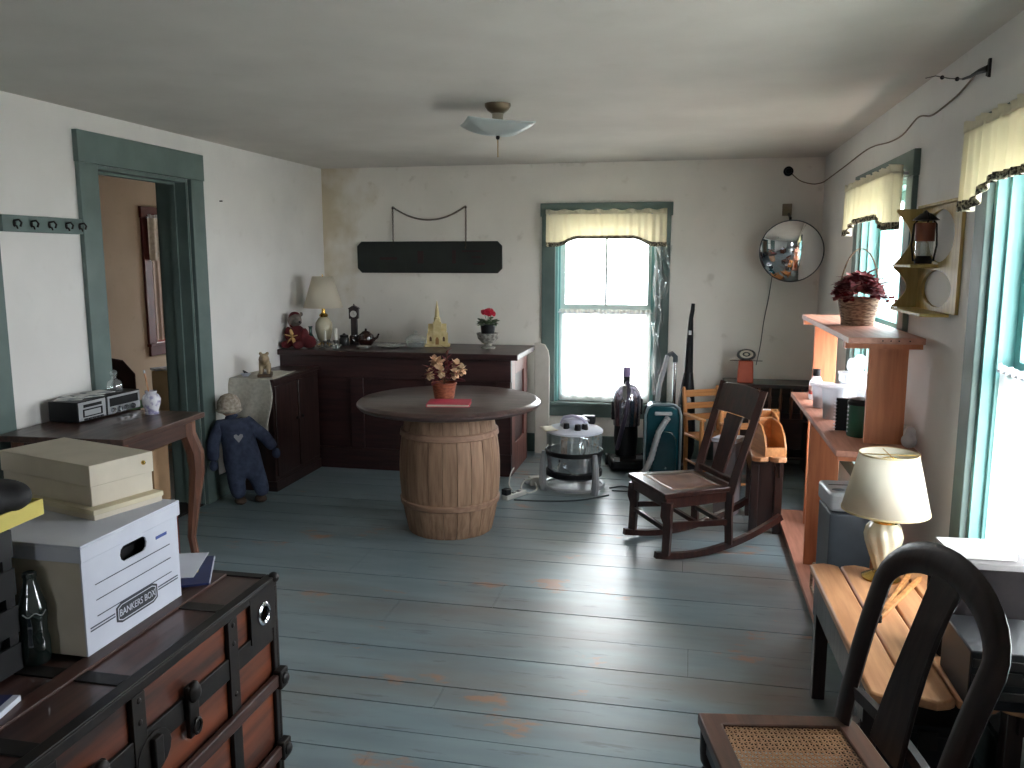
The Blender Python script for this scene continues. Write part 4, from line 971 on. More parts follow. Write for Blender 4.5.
part('stretcher', B().bar((-.19, -.185, .165), (.19, -.185, .165), .018, .024), ROCK, t)
part('stretcher', B().bar((-.175, .185, .15), (.175, .185, .15), .018, .024), ROCK, t)
part('stretcher', B().bar((-.19, 0.0, .18), (.19, 0.0, .18), .018, .022), ROCK, t)
part('seat_frame', B().ring([(-.225, -.215), (.225, -.215), (.19, .205), (-.19, .205)], [(-.15, -.135), (.15, -.135), (.13, .135), (-.13, .135)], .026, SH - .006).ring([(-.212, -.2), (.212, -.2), (.178, .19), (-.178, .19)], [(-.195, -.18), (.195, -.18), (.162, .172), (-.162, .172)], .06, SH - .064), ROCK, t, bev=.004)
LEA = M('brown_leather_seat', S(138, 98, 82), S(108, 72, 60), rough=.28, scale=16, bump=.15, coat=.3)
part('seat_pad', B().surf(lambda u, v: ((u - .5) * (.31 - .045 * v), -.142 + .284 * v, SH + .017 - .016 * math.sin(PI * u) * math.sin(PI * v)), 12, 12), LEA, t, thick=.004)
mb = B()
for k in range(26):
    s_ = k / 25
    for x, y_ in ((-.165 + .02 * s_, -.15 + .3 * s_), (.165 - .02 * s_, -.15 + .3 * s_), (-.165 + .33 * s_, -.15), (-.145 + .29 * s_, .15)): mb.ell((x, y_, SH + .0205), (.0035, .0035, .002), 6, 4)
n_ = part('seat_nail', mb, M('brass_tack', S(150, 120, 80), rough=.35, metal=.8), t); n_['kind'] = 'stuff'
lean = lambda z: .19 + (z) * .318
crest = [(-.212, .40), (-.205, .375), (-.1, .385), (.1, .385), (.205, .375), (.212, .40), (.218, .47), (.21, .505), (.188, .532), (.15, .545), (0, .553), (-.15, .545), (-.188, .532), (-.21, .505), (-.218, .47)]
crest = [(x * (.97), z + .0) for x, z in crest]
part('crest_rail', B().prism(crest, .026, -.013, mat=TM(0, .193, SH) @ RX(R(90 - 17.5))), ROCK, t, bev=.006)
part('bottom_rail', B().bar((-.175, .205, SH + .045), (.175, .205, SH + .045), .02, .03), ROCK, t, bev=.003)
spl = [(-.06, .03), (.06, .03), (.066, .2), (.078, .38), (-.078, .38), (-.066, .2)]
part('splat', B().prism(spl, .012, -.006, mat=TM(0, .197, SH) @ RX(R(90 - 17.5))), ROCK, t, bev=.002)
for sx in (): part('back_slat', B().prism([(sx * .125 - .012, .06), (sx * .125 + .012, .06), (sx * .135 + .012, .38), (sx * .135 - .012, .38)], .012, -.006, mat=TM(0, .197, SH) @ RX(R(90 - 17.5))), ROCK, t)

# ================================================================== cane chair in the foreground
t = thing('cane_chair', 'dark bow-back chair with a woven cane seat', 'chair', (.285, 1.745, 0), R(-90 + 12))
CH = .455
CHW = wood('chair_dark_walnut', S(40, 26, 23), S(26, 18, 16), rough=.42, axis=2, coat=.05, spec=.3)
CHS = wood('chair_seat_frame', S(88, 55, 39), S(64, 40, 29), rough=.4, axis=0, coat=.1)
sf, sb, dpt = .235, .215, .185
part('seat_frame', B().ring([(-sf, -dpt), (sf, -dpt), (sb, dpt), (-sb, dpt)], [(-sf + .052, -dpt + .048), (sf - .052, -dpt + .048), (sb - .045, dpt - .05), (-sb + .045, dpt - .05)], .03, CH - .03), CHS, t, bev=.004)
part('apron', B().ring([(-sf + .012, -dpt + .012), (sf - .012, -dpt + .012), (sb - .012, dpt - .012), (-sb + .012, dpt - .012)], [(-sf + .03, -dpt + .03), (sf - .03, -dpt + .03), (sb - .03, dpt - .03), (-sb + .03, dpt - .03)], .05, CH - .08), CHW, t)
mb = B(); n = 24; zc = CH - .007
def cane_pt(u, v):   # u across, v front to back in the seat opening
    y_ = (-dpt + .044) + v * (2 * dpt - .09); w_ = (sf - .048) * (1 - v) + (sb - .041) * v
    return Vector((u * w_, y_, zc - .006 * (1 - u * u) * math.sin(PI * v)))
for k in range(n + 1):
    q = -1 + 2 * k / n
    for a, b in (((q, 0), (q, 1)), ((-1, (q + 1) / 2), (1, (q + 1) / 2))):
        P4 = [cane_pt(a[0] + (b[0] - a[0]) * s_ / 4, a[1] + (b[1] - a[1]) * s_ / 4) for s_ in range(5)]
        for e, f in zip(P4, P4[1:]): mb.bar(e, f, .0042, .0012)
for k in range(-n + 1, n, 2):
    for sgn in (1, -1):
        lo, hi = max(0, -k / n), min(1, 1 - k / n)
        if hi - lo < .05: continue
        P4 = [cane_pt(sgn * (-1 + 2 * (lo + (hi - lo) * s_ / 3)), (lo + (hi - lo) * s_ / 3) + k / n) for s_ in range(4)]
        for e, f in zip(P4, P4[1:]): mb.bar(e + Vector((0, 0, .001)), f + Vector((0, 0, .001)), .0030, .0010)
CANE = M('woven_cane', S(168, 128, 92), S(140, 100, 70), rough=.45)
c_ = part('cane_weave', mb, CANE, t, label='woven cane seat panel'); c_['kind'] = 'stuff'
part('cane_binding', B().tube([cane_pt(-1, 0), cane_pt(1, 0), cane_pt(1, 1), cane_pt(-1, 1)], .005, 6, closed=True), CANE, t)
for sx in (-1, 1):
    part('front_leg', B().lathe([(.012, 0), (.014, .03), (.02, .2), (.024, .29), (.016, .3), (.024, .315), (.016, .33), (.024, .345), (.026, .37), (.026, CH - .03)], 14, (sx * (sf - .028), -dpt + .028, 0)), CHW, t)
    part('rear_leg', B().tube([(sx * (sb - .012), dpt - .01, CH), (sx * (sb - .005), dpt + .005, .25), (sx * (sb + .01), dpt + .04, 0)], [.022, .019, .016], 8), CHW, t)
    part('stretcher', B().cyl((sx * (sf - .03), -dpt + .03, .17), (sx * sb, dpt + .0, .17), .009, n=10), CHW, t)
part('stretcher', B().cyl((-sb, dpt - .1, .17), (sb, dpt - .1, .17), .009, n=10), CHW, t)
# bow: two posts joined in a round arch, leaning back
def bow(a):     # a in 0..1 along the hoop
    s_ = a * 2 - 1
    if abs(s_) > .46:
        z = (1 - abs(s_)) / .54 * .36; x = math.copysign(sb - .008 + .02 * z / .37, s_)
    else:
        g = s_ / .46 * PI / 2; x = (sb + .012) * math.sin(g); z = .36 + .115 * math.cos(g)
    return Vector((x, dpt - .03 + .075 * (z / .5) + .06 * (z / .5) ** 2, CH - .02 + z))
BW = [bow(k / 40) for k in range(41)]
part('bow_back', B().tube(BW, .0125, 10, flat=2.9, up=(0, 1, -.3)), CHW, t)
def backy(z): return dpt - .03 + .075 * (z / .5) + .06 * (z / .5) ** 2
mb = B(); ns = 10
vs = []; fs = []
for k in range(ns + 1):
    z = .06 + .405 * k / ns; hw = .058 + .010 * math.cos(z * 9)
    for x, o_ in ((-hw, -.006), (hw, -.006), (hw, .006), (-hw, .006)): vs.append((x, backy(z) + o_, CH - .02 + z))
for k in range(ns):
    for q in range(4): fs.append((k * 4 + q, k * 4 + (q + 1) % 4, k * 4 + 4 + (q + 1) % 4, k * 4 + 4 + q))
fs += [(3, 2, 1, 0), tuple(ns * 4 + q for q in range(4))]
part('splat', mb.add(vs, fs), CHW, t, bev=.002)
part('cross_rail', B().tube([(x, backy(.1) + .018 * (1 - (x / sb) ** 2), CH + .08) for x in [-sb + .01 + (2 * sb - .02) * k / 10 for k in range(11)]], .02, 4, flat=.6, up=(0, 0, 1)), CHW, t)

# ================================================================== pine slat table with the foreground lamp
def slat_table(name, label, loc, rz, W, L_, H_, n, legm):
    t = thing(name, label, 'table', loc, rz); g = .006; sw = W / n
    for k in range(n):
        x0 = -W / 2 + k * sw + g / 2; x1 = x0 + sw - g; r_ = (x1 - x0) / 2; xm = (x0 + x1) / 2
        out = [(x0, -L_ / 2 + r_ * .5), (x0 + r_ * .3, -L_ / 2 + .012), (xm, -L_ / 2), (x1 - r_ * .3, -L_ / 2 + .012), (x1, -L_ / 2 + r_ * .5)]
        out += [(x1, L_ / 2 - r_ * .5), (x1 - r_ * .3, L_ / 2 - .012), (xm, L_ / 2), (x0 + r_ * .3, L_ / 2 - .012), (x0, L_ / 2 - r_ * .5)]
        part('slat', B().prism(out, .028, H_ - .028), PINE, t, bev=.006)
    for sy in (-1, 1):
        part('cross_bar', B().box(-W / 2 + .02, W / 2 - .02, sy * (L_ / 2 - .14) - .02, sy * (L_ / 2 - .14) + .02, H_ - .07, H_ - .028), legm, t)
        for sx in (-1, 1): part('leg', B().box(sx * (W / 2 - .03) - .022, sx * (W / 2 - .03) + .022, sy * (L_ / 2 - .14) - .022, sy * (L_ / 2 - .14) + .022, 0, H_ - .07), legm, t, bev=.003)
    part('side_rail', B().box(-W / 2 + .008, -W / 2 + .028, -L_ / 2 + .1, L_ / 2 - .1, H_ - .13, H_ - .028).box(W / 2 - .028, W / 2 - .008, -L_ / 2 + .1, L_ / 2 - .1, H_ - .13, H_ - .028), legm, t)
    return t
slat_table('slat_table', 'pine slat table carrying the large lamp', (.685, 2.60, 0), R(1.5), .42, .96, .45, 4, DKWOODZ)
t = thing('table_lamp', 'table lamp with cream shade and swirled ceramic body on the pine table', 'lamp', (.687, 2.96, .45))
part('foot', B().lathe([(0, 0), (.062, 0), (.064, .006), (.05, .014), (.03, .024), (.026, .034)], 32), BRASS, t)
mb = B(); n = 60; vs = []; fs = []; pr = [(.026, .034), (.03, .05), (.044, .09), (.058, .135), (.062, .16), (.056, .185), (.04, .205), (.032, .212)]
for j, (r_, z) in enumerate([(pr[i][0] * (1 - g) + pr[i + 1][0] * g, pr[i][1] * (1 - g) + pr[i + 1][1] * g) for i in range(len(pr) - 1) for g in (0, .33, .66)] + [pr[-1]]):
    for i in range(n):
        a = 2 * PI * i / n; rr = r_ * (1 + .05 * math.cos(9 * a + z * 26)); vs.append((rr * math.cos(a), rr * math.sin(a), z))
m_ = len(vs) // n
fs = [(j * n + i, j * n + (i + 1) % n, (j + 1) * n + (i + 1) % n, (j + 1) * n + i) for j in range(m_ - 1) for i in range(n)]
part('body', mb.add(vs, fs), CERAM, t)
part('neck', B().lathe([(.045, .205), (.047, .212), (.034, .226), (.02, .236), (.016, .25), (.012, .262), (.02, .268), (.02, .31), (0, .312)], 24), BRASS, t)
sh = part('shade', B().lathe([(.141, .245), (.094, .445)], 64, cap=False), SHADE, t, thick=.002)
part('shade_edge', B().lathe([(.1405, .244), (.143, .244), (.1425, .25), (.14, .25)], 64, cap=False), M('shade_binding', S(206, 184, 140), rough=.8), sh)
part('shade_edge', B().lathe([(.0935, .440), (.096, .440), (.0955, .447), (.093, .447)], 64, cap=False), MATS['shade_binding'], sh)
part('harp', B().tube([(-.03, 0, .31), (-.05, 0, .36), (-.03, 0, .425), (0, 0, .432), (.03, 0, .425), (.05, 0, .36), (.03, 0, .31)], .002, 6).cyl((-.094, 0, .44), (.094, 0, .44), .0018, n=6).cyl((0, -.094, .44), (0, .094, .44), .0018, n=6), BRASS, t)
part('bulb', B().lathe([(.012, .31), (.014, .325), (.028, .355), (.028, .375), (.016, .395), (0, .4)], 20), OPAL, t)
t = thing('wooden_tongs', 'long wooden tongs lying on the pine slat table', 'tongs', (.70, 2.78, .4505), R(-27))
for s_ in (-1, 1): part('arm', B().bar((0, -.23, .008), (s_ * .018, .22, .008), .014, .014), PINEX, t, bev=.002)
part('pivot', B().cyl((0, -.22, .0), (0, -.22, .022), .012, n=12), BLACKM, t)

# black stand and boxed speaker by the near window
t = thing('black_case', 'low black slatted case lying on the pine slat table', 'case', (.80, 2.235, .4505))
part('shell', B().box(-.095, .10, -.135, .09, 0, .15), BLACK, t, bev=.004)
for z in (.03, .07, .11): part('front_bar', B().box(-.09, .095, -.141, -.135, z, z + .022), BLACKM, t, bev=.002)
part('clasp', B().box(-.02, .02, -.146, -.141, .075, .105), BLACKM, t)
t = thing('fabric_box', 'large black cloth-covered box on the pine slat table', 'box', (.80, 2.50, .4505 + .001), R(2))
t.location = (.822, 2.445, .4505)
FELT = M('black_felt', S(22, 20, 21), S(34, 30, 30), rough=.95, scale=12, bump=.4, spec=.05)
part('body', B().box(-.112, .112, -.07, .07, 0, .275), FELT, t, bev=.008)
part('lid_edge', B().box(-.113, .113, -.072, .072, .262, .28), M('grey_edge', S(120, 114, 112), S(96, 92, 92), rough=.8), t, bev=.002)
solo('paper_stack', B().box(-.085, .095, -.05, .05, 0, .028), M('white_paper_block', S(214, 208, 202), rough=.8), 'white slab of paper on the black cloth-covered box', 'paper', (.805, 2.45, .7315), R(3), bev=.002)

# ================================================================== redwood shelf unit along the right wall
t = thing('shelf_unit', 'open shelf unit of reddish boards along the right wall', 'shelf', (0, 0, 0))
part('top_shelf', B().box(.632, .918, 3.50, 4.90, 1.215, 1.24), REDWY, t, bev=.002)
for y_ in (3.56, 4.80): part('top_cleat', B().box(.632, .925, y_, y_ + .04, 1.19, 1.215), REDW, t)
part('middle_shelf', B().box(.60, .918, 3.44, 4.95, .765, .79), REDWY, t, bev=.002)
part('middle_cleat', B().box(.615, .915, 3.47, 3.49, .742, .765), REDW, t)
part('bottom_shelf', B().box(.565, .915, 3.36, 5.12, .012, .04).box(.585, .91, 3.40, 5.1, 0, .012), REDWY, t, bev=.002)
part('upright', B().box(.735, .885, 3.605, 3.63, .79, 1.19), REDW, t, bev=.002)
part('upright', B().box(.735, .885, 3.605, 3.63, .04, .742), REDW, t, bev=.002)
part('upright', B().box(.69, .81, 4.80, 4.825, .79, 1.19), REDW, t, bev=.002)
part('upright', B().box(.605, .745, 4.18, 4.205, .04, .765), REDW, t, bev=.002)
part('upright', B().box(.69, .81, 4.85, 4.875, .04, .765), REDW, t, bev=.002)
for x in (.76, .79, .82, .86): part('nail', B().cyl((x, 3.498, 1.228), (x, 3.50, 1.228), .003, n=8), BLACKM, t)
MZ = .79
# flower basket on top
PETPINK = M('petal_dusty_pink', S(186, 128, 124), S(160, 92, 96), rough=.7)
WICK = M('wicker', S(176, 150, 126), S(112, 88, 72), rough=.8, scale=38, stretch=(1, 1, 4), bump=.8, lo=.4, hi=.6)
t = thing('flower_basket', 'handled wicker basket of dried dark red flowers on the top shelf', 'flower basket', (.785, 4.16, 1.24))
part('basket', B().lathe([(0, 0), (.068, 0), (.07, .006), (.072, .03), (.08, .07), (.088, .12), (.092, .124), (.09, .13), (.08, .126), (.07, .08), (0, .06)], 28, sx=1.05, sy=1.), WICK, t)
part('handle', B().tube([(.088 * math.cos(a), 0, .12 + .235 * math.sin(a)) for a in [PI * k / 20 for k in range(21)]], .0035, 6).tube([(.088 * math.cos(a), .006, .12 + .235 * math.sin(a)) for a in [PI * k / 20 for k in range(21)]], .003, 6), WICK, t)
for nm, mt, cnt, rr, sc in (('dark_blossom', PETDARK, 60, .105, .038), ('pink_blossom', PETPINK, 30, .105, .036), ('dried_leaf', LEAFR, 60, .1, .0)):
    mb = B()
    for k in range(cnt):
        a = random.uniform(0, 2 * PI); q = random.random() ** .5; p = Vector((rr * q * math.cos(a), rr * q * math.sin(a), .125 + .085 * (1 - q * q) + .03 * random.random()))
        if sc: flower_head(mb, p, (p.x * 6, p.y * 6 - .4, .6 + random.random()), sc, 6)
        else: leaf(mb, p, (math.cos(a), math.sin(a), random.uniform(-.2, .9)), random.uniform(.045, .085), .03)
    part(nm, mb, mt, t)
mb = B()
for k in range(8):
    p = Vector((.12 + .012 * k, -.03, .115 + .02 * math.sin(k))); mb.ell(p, .008, 6, 5)
part('berry_sprig', mb.tube([(.06, 0, .14), (.12, -.03, .12), (.21, -.03, .1)], .002, 5), PETDARK, t)
# jars and tubs on the middle shelf
def on_mid(name, label, cat, x, y, rz=0, group=None): return thing(name, label, cat, (x, y, MZ), rz, group)
t = on_mid('spray_bottle', 'white and red plastic bottle with black cap on the middle shelf', 'bottle', .70, 4.72, R(30))
part('body', B().lathe([(0, 0), (.034, 0), (.036, .01), (.036, .09), (.02, .125), (.014, .13)], 18, sx=1.1, sy=.8), FROST, t)
part('label_band', B().lathe([(.0375, .03), (.0375, .075)], 18, sx=1.1, sy=.8, cap=False), M('red_label', S(186, 70, 60), S(214, 190, 186), rough=.5, scale=20, lo=.48, hi=.55), t)
part('cap', B().lathe([(.018, .128), (.02, .132), (.02, .165), (0, .168)], 16), BLACK, t)
def tub(label, x, y, r_, h, mat=FROST, lid=True, grp='plastic tubs on the middle shelf'):
    t = on_mid('plastic_tub', label, 'tub', x, y, 0)
    part('cup', B().lathe([(0, 0), (r_ * .78, 0), (r_ * .8, .004), (r_, h), (r_ * .97, h), (r_ * .77, .006), (0, .005)], 24), mat, t)
    part('rim', B().lathe([(r_, h - .006), (r_ + .006, h - .004), (r_ + .006, h + .006), (r_, h + .008), (r_ * .9, h + .006)], 24, cap=False), mat, t)
    if lid: part('lid', B().lathe([(0, h + .004), (r_ * .9, h + .004), (r_ * .95, h + .01), (0, h + .008)], 24), mat, t)
    part('filling', B().lathe([(0, .007), (r_ * .74, .007), (r_ * .86, h * .5), (0, h * .5)], 20), BLACK if h > .12 else PETDARK, t)
    return t
tub('clear tub with a wide white rim beside the red-labelled bottle', .70, 4.47, .058, .115)
tub('tall clear tub behind the black ring-bound book', .705, 4.16, .062, .15)
tub('clear tub holding the stacked glass box', .82, 4.34, .06, .14)
tub('small clear tub against the wall behind the near upright', .875, 3.70, .035, .06)
tub('clear tub standing by the wall between its taller neighbours', .83, 4.02, .055, .155, lid=False)
t = thing('glass_box', 'clear lidded box stacked on a tub on the middle shelf', 'box', (.82, 4.34, MZ + .1505), R(8))
part('body', B().box(-.06, .06, -.05, .05, 0, .04), FROST, t, bev=.006); part('lid', B().box(-.064, .064, -.054, .054, .04, .052), FROST, t, bev=.003)
solo('plastic_wrap', B().ell((0, 0, .03), (.045, .045, .035)).ell((.02, .01, .06), (.03, .025, .03)).ell((-.02, -.02, .05), (.025, .03, .025)), FROST, 'crumpled clear plastic wrap on top of the clear box', 'plastic wrap', (.825, 4.34, MZ + .203), 0, remesh=.007)
solo('plastic_bag', B().ell((0, 0, .03), (.03, .045, .03)).ell((.008, .01, .06), (.02, .025, .03)).ell((-.006, -.02, .045), (.02, .02, .03)), FROST, 'crumpled clear plastic bag at the near end of the middle shelf', 'bag', (.893, 3.545, MZ), 0, remesh=.006)
DG = M('bottle_green_cover', S(38, 92, 70), S(30, 76, 58), rough=.35)
t = on_mid('ring_notebook', 'black ring-bound notebook standing beside the green canister', 'notebook', .70, 3.87, R(-8))
part('cover', B().box(-.036, .05, -.012, .012, 0, .145), BLACK, t, bev=.001)
for k in range(9): part('ring', B().tube([(-.036 + .007 * math.cos(a), .013 * math.sin(a), .012 + k * .015) for a in [2 * PI * z / 10 for z in range(10)]], .0016, 4, closed=True), WHITE, t)
t = on_mid('canister', 'dark green canister with domed lid on the middle shelf', 'canister', .745, 3.76)
part('body', B().lathe([(0, 0), (.05, 0), (.052, .004), (.052, .14), (.05, .144), (0, .144)], 28), DG, t)
part('lid', B().lathe([(.054, .138), (.054, .15), (.044, .162), (.02, .168), (0, .17)], 28), BLACK, t)
for k in range(7): part('stud', B().ell((-.052, -.012, .02 + k * .018), .004, 6, 5), WHITE, t)

# paper shredder on the bottom shelf
t = thing('paper_shredder', 'dark grey paper shredder with a silver head on the bottom shelf', 'shredder', (.655, 3.475, .04), R(4))
GRY = M('dark_grey_plastic', S(72, 76, 82), S(62, 66, 72), rough=.4)
part('bin', B().prism([(-.082, -.095), (-.06, -.105), (.06, -.105), (.082, -.095), (.082, .1), (-.082, .1)], .51).box(-.075, .075, -.09, .09, .51, .52), GRY, t, bev=.01)
part('head', B().prism([(-.088, -.1), (-.06, -.112), (.06, -.112), (.088, -.1), (.088, .105), (-.088, .105)], .075, .52), SILVER, t, bev=.012)
part('feed_slot', B().box(-.066, .066, .02, .028, .592, .5962), BLACK, t)
part('button', B().ell((-.045, -.05, .595), (.026, .018, .005), 16, 6), M('button_grey', S(92, 96, 102), rough=.4), t)
solo('wicker_handle', B().tube([(0, .07 * math.cos(a), .02 + .12 * math.sin(a)) for a in [PI * k / 14 for k in range(15)]], .007, 8).tube([(.0, -.07, .02), (0, -.06, .008), (0, .06, .008), (0, .07, .02)], .007, 8), WICK, 'wicker hoop handle leaning behind the shredder', 'basket handle', (.60, 3.80, .0405))

# ================================================================== behind the rocker
# pine slat bench with magazine racks
t = slat_table('slat_bench', 'low pine slat bench beside the redwood shelf', (.468, 4.93, 0), R(0), .19, .60, .47, 2, DKWOODZ)
part('end_panel', B().box(-.045, .045, -.17, -.15, .03, .40), DKWOODZ, t)
def mag_rack(label, loc, rz):
    t = thing('magazine_rack', label, 'magazine rack', loc, rz)
    side = [(-.10, 0), (.10, 0), (.10, .05), (.075, .11), (.03, .16), (-.03, .18), (-.10, .185)]
    for y_ in (-.062, .05): part('side_panel', B().prism(side, .012, -y_ - .012, mat=RX(R(90))), PINEX, t, bev=.002)
    part('back_panel', B().box(-.10, -.088, -.05, .05, .012, .185), PINEX, t); part('bottom', B().box(-.1, .1, -.05, .05, 0, .012), PINEX, t)
    part('front_lip', B().box(.088, .1, -.05, .05, .012, .05), PINEX, t)
    return t
mag_rack('curved pine magazine holder on the slat bench near its front edge', (.47, 4.755, .4705), R(-72))
mag_rack('curved pine magazine holder on the slat bench towards the back wall', (.475, 4.975, .4705), R(-80))
t = thing('wooden_caddy', 'orange pine box with a round hand hole on the slat bench', 'box', (.475, 5.155, .4705))
part('front', B().ring(rect_loop(16, .17, .17, 0, .085), circ(16, .025, cx=.02, cy=.09, a0=PI / 4), .012, .03, mat=RX(R(90))), PINEX, t)
part('back', B().box(-.085, .085, .05, .062, 0, .17), PINEX, t); part('end', B().box(-.085, -.073, -.03, .05, 0, .17).box(.073, .085, -.03, .05, 0, .17), PINEX, t); part('bottom', B().box(-.073, .073, -.03, .05, 0, .01), PINEX, t)
solo('white_card', B().box(-.04, .04, -.03, .03, 0, .002), WHITE, 'white card lying on top of the orange pine box', 'card', (.475, 5.165, .641))

# child ladder-back chairs
def child_chair(label, loc, rz):
    t = thing('child_chair', label, 'chair', loc, rz, 'pine child chairs behind the rocker'); sh_ = .31
    for sx in (-1, 1):
        part('rear_post', B().tube([(sx * .13, .12, 0), (sx * .13, .12, sh_), (sx * .132, .15, .52), (sx * .134, .165, .62), (sx * .134, .166, .64)], [.016, .016, .016, .015, .008], 10), PINEZ, t)
        part('front_leg', B().cyl((sx * .14, -.12, 0), (sx * .14, -.12, sh_ + .13), .016, n=10), PINEZ, t)
        part('arm', B().bar((sx * .14, -.145, sh_ + .14), (sx * .132, .14, sh_ + .14), .036, .016), PINEX, t, bev=.004)
        part('rung', B().cyl((sx * .14, -.12, .12), (sx * .13, .12, .12), .009, n=8), PINEX, t)
    part('seat', B().box(-.15, .15, -.14, .12, sh_ - .012, sh_ + .008), PINEX, t, bev=.006)
    for z, w_ in ((.40, .045), (.48, .045), (.565, .05)): part('ladder_slat', B().box(-.12, .12, .133 + (z - .4) * .16, .145 + (z - .4) * .16, z, z + w_), PINEX, t, bev=.003)
    part('rung', B().cyl((-.14, -.12, .09), (.14, -.12, .09), .009, n=8), PINEX, t)
    return t
child_chair('pine ladder-back child armchair next to the black stick vacuum', (.19, 5.93, 0), R(28))
child_chair('pine ladder-back child armchair between its twin and the dark chest', (.42, 5.60, 0), R(20))
# grey bin with white top
t = thing('storage_bin', 'pale grey bin with a white lid behind the rocking chair', 'bin', (.27, 5.08, 0), R(-20))
MAU = M('mauve_grey_plastic', S(150, 140, 142), S(136, 126, 130), rough=.5)
part('body', B().lathe([(0, 0), (.085, 0), (.09, .01), (.105, .46), (0, .46)], 4, mat=RZ(R(45)) @ Matrix.Diagonal((1, .85, 1, 1))), MAU, t, bev=.006)
part('lid', B().lathe([(0, .46), (.115, .46), (.118, .47), (.112, .485), (0, .488)], 4, mat=RZ(R(45)) @ Matrix.Diagonal((1, .85, 1, 1))), WHITE, t, bev=.004)
# dark chest with a spindle front, scale on top
t = thing('spindle_chest', 'dark brown low chest with spindles in the back right corner', 'chest', (.61, 6.32, 0))
part('top_board', B().box(-.33, .30, -.16, .15, .625, .65), DKWOOD, t, bev=.003)
part('back_panel', B().box(-.31, .28, .125, .14, .05, .625), DKWOOD, t); part('shelf', B().box(-.31, .28, -.14, .125, .1, .12).box(-.31, .28, -.14, .125, .38, .4), DKWOOD, t)
for x in (-.31, .262): part('side', B().box(x, x + .018, -.15, .14, 0, .625), DKWOODZ, t)
for k in range(7):
    x = -.23 + k * .075
    part('spindle', B().lathe([(.008, .4), (.008, .43), (.014, .46), (.009, .5), (.015, .54), (.008, .58), (.008, .625)], 10, (x, -.13, 0)), DESKLEG, t)
t = thing('kitchen_scale', 'orange-red kitchen scale with a round dark dial on the dark chest', 'scale', (.43, 6.25, .65))
ORG = M('orange_red_enamel', S(178, 84, 58), S(160, 70, 48), rough=.4)
part('housing', B().prism([(-.058, 0), (.058, 0), (.05, .165), (-.05, .165)], .08, -.04, mat=RX(R(90))), ORG, t, bev=.008)
part('dial', B().lathe([(0, 0), (.066, 0), (.066, .02), (0, .02)], 28, sy=.62, mat=TM(0, -.02, .205) @ RX(R(70))), M('dial_dark', S(52, 50, 48), rough=.4), t)
part('dial_ring', B().lathe([(.045, .0205), (.048, .0235), (.030, .0235), (.028, .0205)], 28, sy=.62, mat=TM(0, -.02, .205) @ RX(R(70)), cap=False).lathe([(0, .0205), (.016, .0205), (.012, .025), (0, .025)], 16, sy=.62, mat=TM(0, -.02, .205) @ RX(R(70))), M('dial_cream', S(176, 166, 148), rough=.5), t)
part('pan_wire', B().cyl((-.115, -.03, .165), (.115, -.03, .165), .0025, n=6).box(-.03, .03, -.03, .02, .163, .19), BLACKM, t)

# ================================================================== vacuum cleaners by the back window
PUR = M('purple_grey_plastic', S(74, 66, 84), S(58, 52, 66), rough=.3)
t = thing('upright_vacuum', 'dark upright vacuum with purple cap before the back window', 'vacuum cleaner', (-.415, 6.13, 0), R(12))
part('foot', B().prism([(-.13, -.17), (.13, -.17), (.14, -.1), (.13, .08), (-.13, .08), (-.14, -.1)], .075, .012), BLACK, t, bev=.02)
for sx in (-1, 1): part('wheel', B().cyl((sx * .12, .07, .045), (sx * .145, .07, .045), .045, n=20), BLACK, t)
part('body', B().tube([(0, .04, .06), (0, .045, .2), (0, .05, .36), (0, .06, .5)], [.075, .09, .085, .06], 16), BLACK, t)
part('dust_cup', B().lathe([(.05, .30), (.098, .32), (.108, .5), (.10, .56), (.065, .61), (.03, .63)], 24, (0, .02, 0)), shader_mix('smoked_dust_cup', [(.35, TR, (.5, .48, .55, 1), None), (.4, DF, (.07, .06, .09, 1), None), (.25, GL, (1, 1, 1, 1), .1)]), t)
part('handle', B().tube([(0, .06, .5), (0, .06, .62), (0, .055, .68)], [.03, .028, .024], 10), BLACK, t)
part('cap', B().lathe([(.026, .68), (.028, .685), (.026, .745), (.02, .75), (0, .75)], 14, (0, .055, 0)), M('lilac_plastic', S(150, 132, 168), S(136, 118, 154), rough=.4), t)
part('hose', B().tube([(-.07, 0, .14), (-.06, -.08, .25), (-.02, -.09, .42), (.0, -.06, .58), (.0, .02, .64)], .017, 10), PUR, t)
part('side_grip', B().box(-.115, -.09, 0, .04, .36, .50).box(.09, .115, 0, .04, .40, .52).box(-.118, .118, .01, .03, .4, .415), BLACK, t, bev=.004)
part('badge', B().box(.05, .11, -.165, -.158, .10, .125), SILVER, t)
part('headlight', B().box(-.11, -.07, -.165, -.158, .08, .11), SILVER, t)
TEALP = M('teal_plastic', S(20, 72, 80), S(15, 58, 66), rough=.22, coat=.5)
t = thing('carpet_cleaner', 'teal carpet cleaner with a grey hose under the back window', 'vacuum cleaner', (-.155, 5.86, 0), R(10))
body = [(-.12, 0), (.12, 0), (.12, .45), (.105, .50), (.07, .525), (-.07, .525), (-.105, .50), (-.12, .45)]
part('shell', B().prism(body, .16, -.08, mat=TM(0, 0, .02) @ RX(R(90))), TEALP, t, bev=.02)
part('trim_hoop', B().tube([(x * 1.03, -.082, z + .02) for x, z in [(-.12, .02), (-.12, .45), (-.105, .5), (-.07, .525), (.07, .525), (.105, .5), (.12, .45), (.12, .02)]], .009, 8), M('grey_teal_trim', S(120, 136, 140), rough=.35), t)
part('front_tank', B().prism([(-.075, .05), (.095, .05), (.095, .30), (.06, .36), (-.04, .36), (-.075, .3)], .03, .08, mat=RX(R(90))), M('dark_teal_tank', S(16, 50, 56), S(12, 40, 46), rough=.15, coat=.5), t, bev=.01)
part('carry_handle', B().box(-.06, .06, -.098, -.08, .47, .495), M('pale_grey_plastic', S(178, 184, 186), rough=.4), t, bev=.006)
